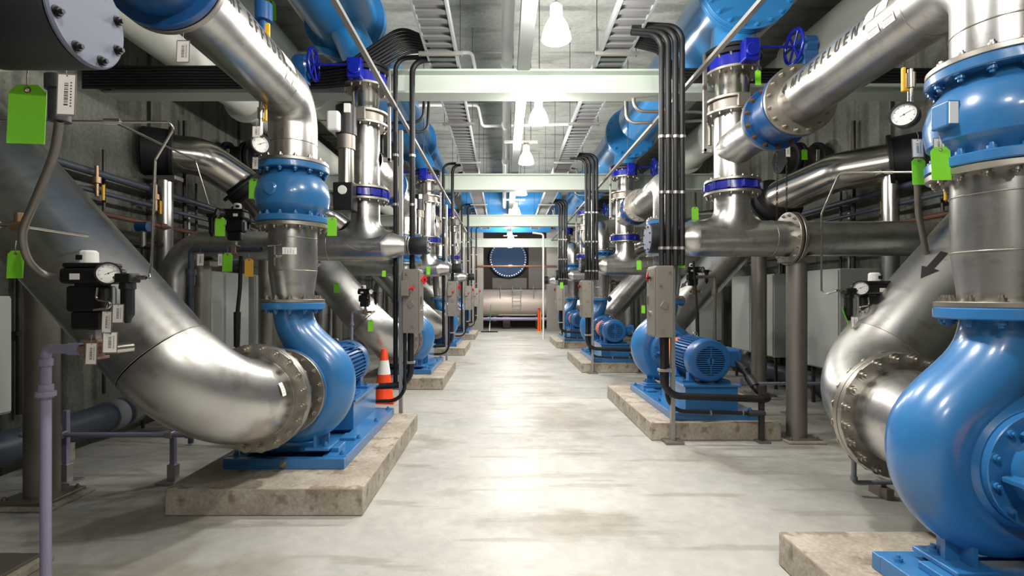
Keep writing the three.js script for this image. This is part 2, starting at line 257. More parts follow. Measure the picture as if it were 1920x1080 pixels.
// ladder cable trays, their cable and cover sheets, hangers
for (const [x0, x1, nm] of [[-0.9, -0.56, 'left'], [1.16, 1.5, 'right']]) {
  const t = thing('cable_tray', `long grey ladder cable tray hung above the ${nm} side of the aisle`, 'cable tray', null, 'overhead cable trays');
  const y = 4.5, drop = (d) => y - 0.006 * d;
  const slab = (a, b, h0, h1, d0, d1) => { const g = box(a, b, h0, h1, -d1, -d0), p = g.attributes.position; for (let i = 0; i < p.count; i++) p.setY(i, p.getY(i) + drop(-p.getZ(i))); return g; };
  part('side_rail', slab(x0 - 0.012, x0 + 0.012, 0, 0.11, -3, 21.4), M.tray, t); part('side_rail', slab(x1 - 0.012, x1 + 0.012, 0, 0.11, -3, 21.4), M.tray, t);
  for (let k = 0; k < 150; k++) { const d = -2.8 + k * 0.17; if (k < 110) part('rung', slab(x0, x1, 0.004, 0.03, d - 0.035, d + 0.035), M.traySheet, t); }
  part('cover_sheet', slab(x0 + 0.01, x1 - 0.01, 0.034, 0.05, -3, 21.4), M.traySheet, t);
  for (let k = 0; k < 9; k++) {
    const d = 1.2 + k * 2.4, h = thing('tray_hanger', `threaded rod hanger number ${k + 1} from the camera carrying the ${nm} cable tray`, 'hanger', null, `hangers of the ${nm} cable tray`); const yy = drop(d);
    h.userData.label = `strut crossbar on two rods carrying the ${nm} cable tray, ${['first', 'second', 'third', 'fourth', 'fifth', 'sixth', 'seventh', 'eighth', 'ninth'][k]} from the camera`;
    part('crossbar', box(x0 - 0.09, x1 + 0.09, yy - 0.045, yy - 0.004, -d - 0.021, -d + 0.021, 0.004), M.strut, h); for (const x of [x0 - 0.06, x1 + 0.06]) part('threaded_rod', rod(V(x, yy - 0.06, -d), V(x, YC, -d), 0.005, 0.005, 6), M.darkStrut, h);
  }
}
// lighting wireway and lamps
{
  const t = thing('lighting_wireway', 'pale grey lighting wireway running along the ceiling centre above the aisle', 'wireway');
  const g = box(0.18, 0.34, 0, 0.12, -22.3, 4, 0.008), p = g.attributes.position; for (let i = 0; i < p.count; i++) p.setY(i, p.getY(i) + 4.5 + 0.012 * p.getZ(i)); part('duct', g, M.wireway, t);
  for (const [, , z] of LAMPS) { part('cross_strut', box(0.02, 0.62, 4.46 + 0.012 * z, 4.5 + 0.012 * z, z - 0.022, z + 0.022), M.strut, t); if (z > -18) for (const x of [0.14, 0.5]) part('threaded_rod', rod(V(x, 4.46 + 0.012 * z, z), V(x, YC, z), 0.006, 0.006, 6), M.darkStrut, t); }
  solo('ceiling_pipe', 'white sprinkler main running along the ceiling beside the lighting wireway', 'pipe', [pipe([V(0.06, 4.95, 4), V(0.06, 4.785, -18.2)], 0.1, 0.075, 18), ...[-3, -7, -9.5, -12].map((z) => rod(V(0.06, 4.86 + 0.0075 * z, z), V(0.06, 4.86 + 0.0075 * z, z - 0.09), 0.09))], M.white);
  [[-8.2, 5.5], [-10.2, 5.4]].forEach(([z, y], k) => solo('sprinkler_branch', `white sprinkler branch pipe under the ceiling, ${k ? 'farther' : 'nearer'} of two`, 'pipe', pipe([V(-3.5, y, z), V(-0.5, y, z), V(-0.42, y - 0.35, z - 0.2), V(1.9, y - 0.3, z - 0.2)], 0.08, 0.03, 10), M.white));
}
LAMPS.forEach(([x, y, z], k) => {
  const t = thing('pendant_lamp', `glowing white bell shaped high-bay lamp over the aisle, ${['first', 'second', 'third', 'fourth', 'fifth', 'sixth', 'seventh', 'eighth', 'ninth', 'tenth', 'eleventh'][k]} of the line`, 'lamp', null, 'high-bay lamps above the aisle');
  part('shade', lathe([[0.135, 0], [0.14, 0.006], [0.13, 0.06], [0.108, 0.13], [0.075, 0.19], [0.05, 0.205], [0, 0.205]], V(x, y - 0.1, z), UP, 28), M.glow, t); part('lens', disc(0.132, 0.006, V(x, y - 0.1, z), UP, 28, 0.001), M.glow, t);
  part('ballast_housing', lathe([[0, 0], [0.055, 0], [0.06, 0.01], [0.06, 0.12], [0.04, 0.14], [0, 0.14]], V(x, y + 0.106, z), UP, 20), M.tray, t); part('stem', rod(V(x, y + 0.245, z), V(x, 4.47 + 0.012 * z, z), 0.01), M.strut, t);
  const l = new THREE.PointLight(LAMP_COLOR, LAMP_INTENSITY, 0, 2); l.position.set(x, y - 0.02, z); l.castShadow = true; l.shadow.radius = 6; l.name = 'lamp_light'; scene.add(l);
  const b = new THREE.SpotLight(LAMP_COLOR, LAMP_BEAM, 0, 1.05, 1, 2); b.position.set(x, y - 0.115, z); b.target.position.set(x, 0, z); b.castShadow = true; b.shadow.radius = 6; b.name = 'lamp_beam'; scene.add(b, b.target);   // the reflector throws most of the light down
});

// ------------------------------------------------------------------ pump units
const ORD = { L: ['nearest left', 'second left', 'third left', 'farthest left'], R: ['nearest right', 'second right', 'third right', 'farthest right'] };
const UNITS = [];
for (let k = 0; k < 4; k++) UNITS.push({ side: 'L', k, x: -1.74, d: 4.92 + 5.01 * k, near: k < 1, mid: k < 2, ord: ORD.L[k], seg: k < 2 ? 1 : 0.5 });
for (let k = 0; k < 4; k++) UNITS.push({ side: 'R', k, x: 2.36, d: 1.85 + 5.01 * k, near: k < 2, mid: k < 2, ord: ORD.R[k], seg: k < 2 ? 1 : 0.5 });
const AX = -0.03, AY = 0.83, VZ = 0.6, DX = -0.03;

function buildPump(U) {
  const S = (n) => Math.max(10, Math.round(n * U.seg)), near = U.near;
  solo('concrete_plinth', `low concrete plinth under the ${U.ord} pump`, 'plinth', box(-0.72, 0.72, 0, 0.2, -1.2, 1.2, 0.012), M.plinth, U, 'pump plinths');
  const p = thing('centrifugal_pump', `glossy blue volute pump on a blue baseplate, ${U.ord} pump of the aisle`, 'pump', U, 'blue volute pumps');
  // baseplate: side rails and end plates around an open front, raised pads
  const b0 = AX - 0.49, b1 = AX + 0.49;
  part('baseplate', [box(b0, b1, 0.2, 0.288, -1.1, -0.2, 0.006), box(b0, b0 + 0.16, 0.2, 0.29, -0.201, 0.73, 0.006), box(b1 - 0.2, b1, 0.2, 0.29, -0.201, 0.73, 0.006), box(b0, b1, 0.2, 0.286, 0.728, 0.79, 0.006), box(b0 + 0.155, b1 - 0.195, 0.2, 0.27, 0.1, 0.48, 0.004), box(b0 + 0.155, b1 - 0.195, 0.205, 0.235, -0.195, 0.725)], M.blue, p);
  part('front_pad', [box(b0 + 0.05, b1 - 0.1, 0.29, 0.325, 0.42, 0.62, 0.006), box(b1 - 0.2, b1 - 0.06, 0.29, 0.315, 0.1, 0.28, 0.005)], M.blue, p);
  part('motor_pedestal', [box(AX - 0.3, AX + 0.3, 0.28, 0.57, -1.0, -0.12, 0.006), box(AX - 0.33, AX + 0.33, 0.56, 0.585, -1.03, -0.09, 0.005)], M.blue, p);
  for (const z of [-1.0, -0.45, 0.2, 0.68]) for (const x of [b0 + 0.05, b1 - 0.05]) { const m = new THREE.Mesh(boltGeo(0.022), M.blue); m.name = 'anchor_bolt'; m.position.set(x, 0.288, z); m.castShadow = m.receiveShadow = true; p.add(m); }
  if (near) { const m = new THREE.Mesh(boltGeo(0.022), M.bolt); m.name = 'drain_plug'; m.position.set(AX + 0.0, 0.24, 0.79); m.rotation.x = PI / 2; p.add(m); }
  // volute: one swept scroll ending in the upright discharge neck
  const path = [], rad = [], add = (x, y, z, r) => { path.push(V(x, y, z)); rad.push(r); };
  const n = S(46);
  for (let i = 0; i <= n; i++) { const f = i / n, th = (80 + 300 * f) * PI / 180, R = 0.255 + 0.11 * f, r = 0.09 + 0.08 * f; add(AX + R * Math.cos(th), AY + R * Math.sin(th), VZ, r); }
  const e = path.at(-1).clone(), th = 380 * PI / 180, tg = V(-Math.sin(th), Math.cos(th), 0), crv = new THREE.CubicBezierCurve3(e, e.clone().addScaledVector(tg, 0.2), V(DX, 1.2, VZ), V(DX, 1.5, VZ));
  for (let i = 1; i <= S(18); i++) { const t = i / S(18), q = crv.getPoint(t); add(q.x, q.y, q.z, 0.17 - 0.012 * t); }
  part('volute', sweep(path, rad, S(36)), M.blue, p);
  part('casing', lathe([[0, 0.2], [0.2, 0.2], [0.24, 0.19], [0.3, 0.13], [0.34, 0.06], [0.34, -0.06], [0.3, -0.13], [0.27, -0.17], [0, -0.17]], V(AX, AY, VZ), V(0, 0, 1), S(48)), M.blue, p);
  const cov = part('back_cover', [disc(0.265, 0.035, V(AX, AY, VZ - 0.205), V(0, 0, 1), S(40)), lathe([[0, 0], [0.17, 0], [0.17, 0.05], [0.12, 0.09], [0.1, 0.3], [0.085, 0.32], [0, 0.32]], V(AX, AY, VZ - 0.2), V(0, 0, -1), S(32)), ...[0, 1, 2, 3, 4, 5].map((k) => { const g = box(-0.012, 0.012, 0.1, 0.22, 0.02, 0.14, 0.004); g.rotateZ(k * PI / 3 + 0.4); g.translate(AX, AY, VZ - 0.36); return g; })], M.blue, p);
  bolts(p, V(AX, AY, VZ - 0.205), V(0, 0, -1), 0.238, 12, 0.017, M.blue, near && U.side === 'R');
  bolts(p, V(AX, AY, VZ - 0.2), V(0, 0, -1), 0.148, 8, 0.013, M.blue, near && U.side === 'R', 0.2);
  part('shaft', rod(V(AX, AY, VZ - 0.5), V(AX, AY, -0.2), 0.035), M.flange, p);
  part('coupling_guard', lathe([[0.19, 0], [0.2, 0.01], [0.2, 0.4], [0.19, 0.41], [0.175, 0.41], [0.175, 0], [0.19, 0]], V(AX, AY, -0.15), V(0, 0, 1), S(36)), M.orange, p, 'orange coupling guard');
  part('bearing_foot', [box(AX - 0.1, AX + 0.1, 0.285, 0.3, 0.14, 0.3, 0.004), box(AX - 0.02, AX + 0.02, 0.3, 0.76, 0.18, 0.26)], M.blue, p);
  for (const s of [-1, 1]) part('casing_foot', [box(AX + s * 0.24 - 0.1, AX + s * 0.24 + 0.1, 0.325, 0.35, VZ - 0.14, VZ + 0.12, 0.008), box(AX + s * 0.22 - 0.012, AX + s * 0.22 + 0.012, 0.34, 0.55, VZ - 0.1, VZ + 0.1), box(AX + s * 0.24 - 0.06, AX + s * 0.24 + 0.06, 0.34, 0.52, VZ - 0.03, VZ - 0.005)], M.blue, p);
  for (const s of [-1, 1]) { const m = new THREE.Mesh(boltGeo(0.024), M.blue); m.name = 'foot_bolt'; m.position.set(AX + s * 0.29, 0.35, VZ + 0.05); m.castShadow = true; p.add(m); }
  part('discharge_flange', disc(0.258, 0.055, V(DX, 1.49, VZ), UP, S(48), 0.006), M.blue, p);
  bolts(p, V(DX, 1.49, VZ), V(0, -1, 0), 0.215, 12, 0.022, M.blue, U.mid);
  const fz = 0.8; part('suction_nozzle', [lathe([[0.24, 0], [0.25, 0.1]], V(AX, AY, VZ + 0.1), V(0, 0, 1), S(40)), disc(0.345, 0.045, V(AX, AY, fz - 0.05), V(0, 0, 1), S(48))], M.blue, p);
  // motor
  const m = thing('electric_motor', `blue finned electric motor with round fan grille driving the ${U.ord} pump`, 'motor', U, 'pump motors');
  const my = 0.85, z0 = -0.94, z1 = -0.16;
  part('frame', lathe([[0, 0], [0.2, 0], [0.225, 0.02], [0.225, z1 - z0 - 0.12], [0.2, z1 - z0 - 0.04], [0.12, z1 - z0], [0, z1 - z0]], V(AX, my, z0 + 0.02), V(0, 0, 1), S(40)), M.motorBlue, m);
  const fins = []; for (let k = 0; k < 40; k++) { const a = k / 40 * 2 * PI; if (Math.abs(Math.sin(a) + 1) < 0.25 || Math.abs(Math.cos(a) + 1) < 0.12) continue; const g = new THREE.BoxGeometry(0.034, 0.007, 0.5); g.translate(0.237, 0, 0); g.rotateZ(a); g.translate(AX, my, -0.52); fins.push(g); }
  if (U.mid) for (const g of fins) part('cooling_fin', g, M.motorBlue, m); else part('cooling_fins', fins, M.motorBlue, m).userData.kind = 'stuff';
  const cowl = part('fan_cowl', [lathe([[0.165, -0.012], [0.2, -0.012], [0.232, 0.0], [0.25, 0.03], [0.25, 0.16], [0.24, 0.17]], V(AX, my, z0 - 0.02), V(0, 0, 1), S(48))], M.motorBlue, m);
  part('fan_recess', disc(0.2, 0.01, V(AX, my, z0 + 0.012), V(0, 0, 1), 30, 0.001), M.black, cowl);
  for (let k = -6; k <= 6; k++) { const y = k * 0.0245, w = Math.sqrt(Math.max(0.0004, 0.172 ** 2 - y * y)); const bar = box(AX - w, AX + w, my + y - 0.0062, my + y + 0.0062, z0 - 0.036, z0 - 0.022); part('grille_bar', bar, M.motorBlue, cowl); }
  part('grille_rib', [box(AX - 0.006, AX + 0.006, my - 0.17, my + 0.17, z0 - 0.04, z0 - 0.03), disc(0.042, 0.014, V(AX, my, z0 - 0.04), V(0, 0, 1), 20, 0.002)], M.motorBlue, cowl);
  part('terminal_box', [box(AX - 0.44, AX - 0.2, my - 0.1, my + 0.09, -0.72, -0.36, 0.01), box(AX - 0.46, AX - 0.43, my - 0.12, my + 0.11, -0.74, -0.34, 0.008)], M.motorBlue, m);
  for (const z of [-0.78, -0.34]) for (const s of [-1, 1]) { part('motor_foot', [box(AX + s * 0.21 - 0.07, AX + s * 0.21 + 0.07, 0.585, 0.61, z - 0.07, z + 0.07, 0.005), box(AX + s * 0.17 - 0.03, AX + s * 0.17 + 0.03, 0.605, 0.76, z - 0.05, z + 0.05, 0.005)], M.motorBlue, m); }
  for (const z of [-0.78, -0.34]) { const q = new THREE.Mesh(boltGeo(0.018), M.blue); q.name = 'foot_bolt'; q.position.set(AX + 0.25, 0.61, z); m.add(q); }
  part('lifting_eye', new THREE.TorusGeometry(0.028, 0.008, 8, 18).translate(AX, my + 0.27, -0.5), M.bolt, m);
  if (U.side === 'L') part('name_plate_cover', box(AX + 0.06, AX + 0.2, my + 0.195, my + 0.215, -0.7, -0.5, 0.006).rotateZ(0), M.motorBlue, m);
}

function buildSuction(U) {
  const S = (n) => Math.max(12, Math.round(n * U.seg)), L = U.side === 'L', near = U.near, sx = L ? -0.13 : -0.2, zf = L ? 1.0 : 1.42, sy = 0.83, r = 0.305;
  const t = thing('suction_pipe', `wide stainless suction elbow pipe sloping up from the ${U.ord} pump`, 'pipe', U, 'stainless suction pipes');
  part('pump_flange', disc(0.345, 0.04, V(AX, AY, 0.797), V(0, 0, 1), S(56)), M.flange, t);
  bolts(t, V(AX, AY, 0.837), V(0, 0, 1), 0.305, 16, 0.021, M.bolt, near);
  const rz = []; const rp = []; for (let i = 0; i <= 8; i++) { const f = i / 8; rp.push(V(AX + (sx - AX) * f, AY + (sy - AY) * f, 0.83 + (zf - 0.83) * f)); rz.push(0.245 + (r - 0.245) * sm(0.1, 0.9, f)); }
  part('reducer', sweep(rp, rz, S(48)), M.steel, t);
  part('elbow_flange', [disc(0.405, 0.038, V(sx, sy, zf), V(0, 0, 1), S(64)), disc(0.405, 0.038, V(sx, sy, zf + 0.046), V(0, 0, 1), S(64))], M.flange, t); part('gasket', disc(0.395, 0.01, V(sx, sy, zf + 0.037), V(0, 0, 1), S(56), 0.001), M.rubber, t);
  bolts(t, V(sx, sy, zf + 0.084), V(0, 0, 1), 0.37, 20, 0.03, M.bolt, near); bolts(t, V(sx, sy, zf), V(0, 0, -1), 0.37, 20, 0.03, M.bolt, near);
  const z1 = zf + 0.084, R = 0.5, dir = V(-0.67, 0.742, 0).normalize(), P0 = V(sx, sy, z1 - 0.02), el = [];
  el.push(P0); for (let i = 0; i <= S(22); i++) { const f = i / S(22) * PI / 2; el.push(V(sx, sy, z1).addScaledVector(dir, R * (1 - Math.cos(f))).add(V(0, 0, R * Math.sin(f)))); }
  part('elbow', sweep(el, r, S(64)), M.steel, t);
  const E = V(sx, sy, z1 + R).addScaledVector(dir, R); const len = L ? (U.k === 0 ? 2.3 : 2.15) : (U.k === 0 ? 2.4 : 2.0), F = E.clone().addScaledVector(dir, len);
  const wg = new THREE.TorusGeometry(r, 0.0035, 8, S(64)); part('weld_seam', along(wg.rotateX(PI / 2), E.clone(), dir), M.flange, t);
  part('weld_seam', along(new THREE.TorusGeometry(r + 0.001, 0.006, 8, S(64)).rotateX(PI / 2), V(sx, sy, z1 + 0.002), V(0, 0, 1)), M.flange, t);
  part('straight_pipe', sweep([E.clone(), E.clone().lerp(F, 0.5), F], r, S(64)), M.steel, t);
  // upper bends to the wall, with a flanged chain operated valve on the way
  const w = L ? 1 : 1; 
  const loc = (x, y, d) => (L ? V(x - U.x, y, U.d - d) : V(U.x - x, y, d - U.d));
  const dd = U.k * 0 + (U.d - (L ? 9.93 : 6.86));
  const pts = L ? [F, loc(-4.07, 3.35, 8.05 + dd), loc(-4.36, 3.62, 7.45 + dd), loc(-4.99, 3.62, 7.1 + dd)] : [F, loc(4.35, 3.15, 8.0 + dd), loc(4.72, 3.35, 7.25 + dd), loc(5.49, 3.42, 6.7 + dd)];
  const pre = F.clone().addScaledVector(dir, -0.2);
  part('upper_bend', sweep(route([pre, ...pts], 0.38, 12), r - 0.035, S(40)), M.chrome, t);
  const c0 = pts[1].clone().lerp(pts[0], 0.25), cd = pts[1].clone().sub(pts[0]).normalize(); part('bend_flange', [disc(0.39, 0.04, c0, cd, S(40)), disc(0.39, 0.04, c0.clone().addScaledVector(cd, 0.16), cd, S(40)), disc(0.33, 0.12, c0.clone().addScaledVector(cd, 0.04), cd, S(40))], M.capGrey, t);
  const wd = pts[3].clone().sub(pts[2]).normalize(); part('wall_collar', [rod(pts[3].clone().addScaledVector(wd, -0.32), pts[3], 0.33), disc(0.37, 0.05, pts[3].clone().addScaledVector(wd, -0.36), wd, S(40))], M.capGrey, t);
  // print and stickers
  if (U.mid) {
    const front = L ? V(0.3, 0.3, 1) : V(0.3, 0.25, -1);
    if (L) { decal('sticker', t, E.clone().addScaledVector(dir, 1.17), dir, r, V(0, -0.2, 1), 0.12, 0.07, M.sticker); decal('sticker', t, E.clone().addScaledVector(dir, 1.4), dir, r, V(-0.1, -0.2, 1), 0.12, 0.07, M.sticker); decal('sticker', t, V(sx + 0.0, sy, z1 + 0.16), V(0, 0, 1), r, V(1, 0.35, 0), 0.06, 0.1, M.stickerPlain); }
    else { decal('flow_arrow', t, E.clone().addScaledVector(dir, 0.6), dir.clone(), r, V(0.62, 0.56, -0.5), 0.26, 0.13, M.arrow); decal('sticker', t, V(sx - 0.0, sy, zf - 0.17), V(0, 0, 1), 0.285, V(0.85, 0.2, -0.1), 0.12, 0.08, M.sticker); }
  }
}

function buildDischarge(U) {
  const S = (n) => Math.max(12, Math.round(n * U.seg)), L = U.side === 'L', near = U.mid, r = 0.195;
  const sp = thing('taper_spool', `tapered stainless spool standing on the discharge flange of the ${U.ord} pump`, 'pipe spool', U, 'tapered discharge spools');
  part('spool_body', lathe([[0.165, 0], [0.168, 0.06], [0.19, 0.22], [0.193, 0.26], [0.193, 0.6]], V(DX, 1.57, VZ), UP, S(48)), M.steel, sp);
  part('bottom_flange', disc(0.255, 0.028, V(DX, 1.545, VZ), UP, S(48)), M.flange, sp); part('top_flange', disc(0.288, 0.032, V(DX, 2.17, VZ), UP, S(48)), M.flange, sp);
  part('weld_seam', along(new THREE.TorusGeometry(0.192, 0.004, 6, S(48)).rotateX(PI / 2), V(DX, 1.81, VZ), UP), M.bolt, sp); part('weld_seam', along(new THREE.TorusGeometry(0.194, 0.004, 6, S(48)).rotateX(PI / 2), V(DX, 2.08, VZ), UP), M.bolt, sp);
  bolts(sp, V(DX, 1.573, VZ), UP, 0.215, 12, 0.02, M.bolt, near); bolts(sp, V(DX, 2.17, VZ), V(0, -1, 0), 0.252, 16, 0.018, M.bolt, near);
  if (near) decal('sticker', sp, V(DX, 1.96, VZ), V(1, 0, 0).applyAxisAngle(UP, 0), 2, V(0, 0, L ? 1 : -1), 0.001, 0.001, M.sticker);
  if (L && near) { const st = decal('sticker', sp, V(DX, 1.965, VZ), UP, 0.193, V(0.25, 0, 1), 0.055, 0.11, M.stickerPlain); part('drain_cock', [rod(V(DX - 0.05, 1.92, VZ + 0.19), V(DX - 0.05, 1.92, VZ + 0.25), 0.012), rod(V(DX - 0.05, 1.84, VZ + 0.24), V(DX - 0.05, 2.0, VZ + 0.24), 0.009), rod(V(DX - 0.1, 2.0, VZ + 0.24), V(DX, 2.01, VZ + 0.24), 0.008)], M.chrome, sp); }
  const cv = thing('check_valve', `round bellied blue check valve above the ${U.ord} pump`, 'valve', U, 'blue check valves');
  part('body', lathe([[0.2, 0], [0.235, 0.07], [0.285, 0.12], [0.298, 0.2], [0.296, 0.24], [0.275, 0.32], [0.23, 0.375], [0.2, 0.45]], V(DX, 2.22, VZ), UP, S(56)), M.blue, cv);
  part('bottom_flange', disc(0.292, 0.05, V(DX, 2.205, VZ), UP, S(56), 0.006), M.blue, cv); part('top_flange', disc(0.292, 0.05, V(DX, 2.635, VZ), UP, S(56), 0.006), M.blue, cv);
  bolts(cv, V(DX, 2.635, VZ), V(0, -1, 0), 0.258, 14, 0.021, M.blue, near); bolts(cv, V(DX, 2.255, VZ), UP, 0.258, 14, 0.021, M.blue, near);
  part('inspection_boss', lathe([[0, 0.02], [0.042, 0.02], [0.052, 0.012], [0.055, 0]], V(DX - 0.06, 2.45, VZ + 0.288), V(-0.2, 0, 1), 24), M.blue, cv);
  if (!L) { part('name_pad', box(DX + 0.262, DX + 0.33, 2.39, 2.51, VZ - 0.08, VZ + 0.02, 0.01), M.blue, cv); part('name_plate', box(DX + 0.285, DX + 0.325, 2.4, 2.5, VZ - 0.084, VZ - 0.079), M.stickerPlain, cv); }
  // riser, bend, run along the row
  const Y = 3.25, fz = L ? 2.3 : 2.47, fx = L ? 0.02 : -0.14, stz = L ? 3.82 : 3.87, stx = L ? 0.1 : -0.2;
  const t = thing('discharge_pipe', `stainless pipe marked MF EFFLUENT bending over from the ${U.ord} pump riser`, 'pipe', U, 'stainless discharge pipes');
  part('bottom_flange', disc(0.288, 0.03, V(DX, 2.688, VZ), UP, S(56)), M.flange, t); bolts(t, V(DX, 2.718, VZ), UP, 0.252, 14, 0.018, M.bolt, near);
  const run = V(fx - DX, 0, fz - VZ).normalize();
  part('bend', sweep(route([V(DX, 2.71, VZ), V(DX, Y, VZ), V(DX, Y, VZ).addScaledVector(run, 0.5)], 0.4, 22), r, S(48)), M.steel, t);
  part('weld_seam', along(new THREE.TorusGeometry(r, 0.004, 6, S(48)).rotateX(PI / 2), V(DX, 2.87, VZ), UP), M.bolt, t); part('weld_seam', along(new THREE.TorusGeometry(r, 0.003, 6, S(48)).rotateX(PI / 2), V(DX, Y, VZ).addScaledVector(run, 0.41), run), M.bolt, t);
  part('run_pipe', sweep([V(DX, Y, VZ).addScaledVector(run, 0.5), V(fx, Y, fz)], r, S(48)), M.steel, t);
  const fa = V(fx, Y, fz); part('end_flange', disc(0.298, 0.036, fa.clone().addScaledVector(run, -0.036), run, S(56)), M.flange, t); bolts(t, fa.clone().addScaledVector(run, -0.036), run.clone().negate(), 0.262, 16, 0.02, M.bolt, near);
  part('blue_spool', [disc(0.298, 0.04, fa.clone().addScaledVector(run, 0.012), run, S(56)), rod(fa.clone().addScaledVector(run, 0.04), fa.clone().addScaledVector(run, 0.42), 0.245, 0.245, S(48)), disc(0.298, 0.04, fa.clone().addScaledVector(run, 0.4), run, S(56))], M.spoolBlue, t, 'dark blue flanged coupling spool'); part('gasket', disc(0.285, 0.014, fa, run, S(48), 0.001), M.rubber, t);
  bolts(t, fa.clone().addScaledVector(run, 0.4), run.clone().negate(), 0.272, 14, 0.018, M.rustBolt, near);
  const sa = fa.clone().addScaledVector(run, 0.44), SC = V(stx, Y - 0.02, stz);
  part('branch_flange', disc(0.298, 0.034, sa, run, S(56)), M.flange, t); part('branch_pipe', sweep([sa, SC], r, S(40)), M.steel, t);
  if (U.mid) {
    const o = V(0.62, 0.72, 0); const mid = V(DX, Y, VZ).lerp(fa, L ? 0.62 : 0.64);
    const ax = L ? run.clone().negate() : run.clone().negate();
    decal('pipe_lettering', t, mid, ax, r, V(1, 0.22, 0), 1.15, 0.15, M.effluent);
    decal('sticker', t, V(DX, Y, VZ).lerp(fa, 0.36), ax, r, V(1, 0.4, 0), 0.1, 0.1, M.stickerPlain); decal('sticker', t, V(DX, Y, VZ).lerp(fa, 0.3), ax, r, V(1, 0.4, 0), 0.1, 0.1, M.stickerPlain);
    decal('sticker', t, V(DX, Y, VZ).lerp(fa, 0.34), ax, r, V(1, -0.25, 0), 0.1, 0.06, M.sticker); decal('sticker', t, V(DX, Y, VZ).lerp(fa, 0.27), ax, r, V(1, -0.25, 0), 0.1, 0.06, M.sticker);
  }
}

function saddle(cx, cy, cz, r, r2, seg) {                // forged tee: the blend between a run along x and an upright branch
  const pos = [], uv = [], idx = [], m = 10, e = 0.17;
  for (let j = 0; j <= seg; j++) {
    const th = j / seg * 2 * PI, c = Math.cos(th), s = Math.sin(th), sp = Math.min(0.97, r2 * Math.abs(s) / r) * Math.sign(s), ph = Math.asin(sp) + e * 0.8 * s / r;
    const P0 = V(r2 * c, r + 0.16, r2 * s), P1 = V(r2 * c, Math.sqrt(Math.max(0, r * r - (r2 * s) ** 2)) * 0.9 + 0.02, r2 * s), P2 = V((r2 + e) * c, (r + 0.001) * Math.cos(ph), (r + 0.001) * Math.sin(ph));
    for (let i = 0; i <= m; i++) { const t = i / m, q = P0.clone().multiplyScalar((1 - t) ** 2).addScaledVector(P1, 2 * t * (1 - t)).addScaledVector(P2, t * t); pos.push(cx + q.x, cy + q.y, cz + q.z); uv.push(j / seg, t * 0.3); if (i && j) { const a = (j - 1) * (m + 1) + i - 1, b = j * (m + 1) + i - 1; idx.push(a, b, a + 1, b, b + 1, a + 1); } }
  }
  const g = new THREE.BufferGeometry(); g.setAttribute('position', new THREE.Float32BufferAttribute(pos, 3)); g.setAttribute('uv', new THREE.Float32BufferAttribute(uv, 2)); g.setIndex(idx); g.computeVertexNormals(); return g;
}
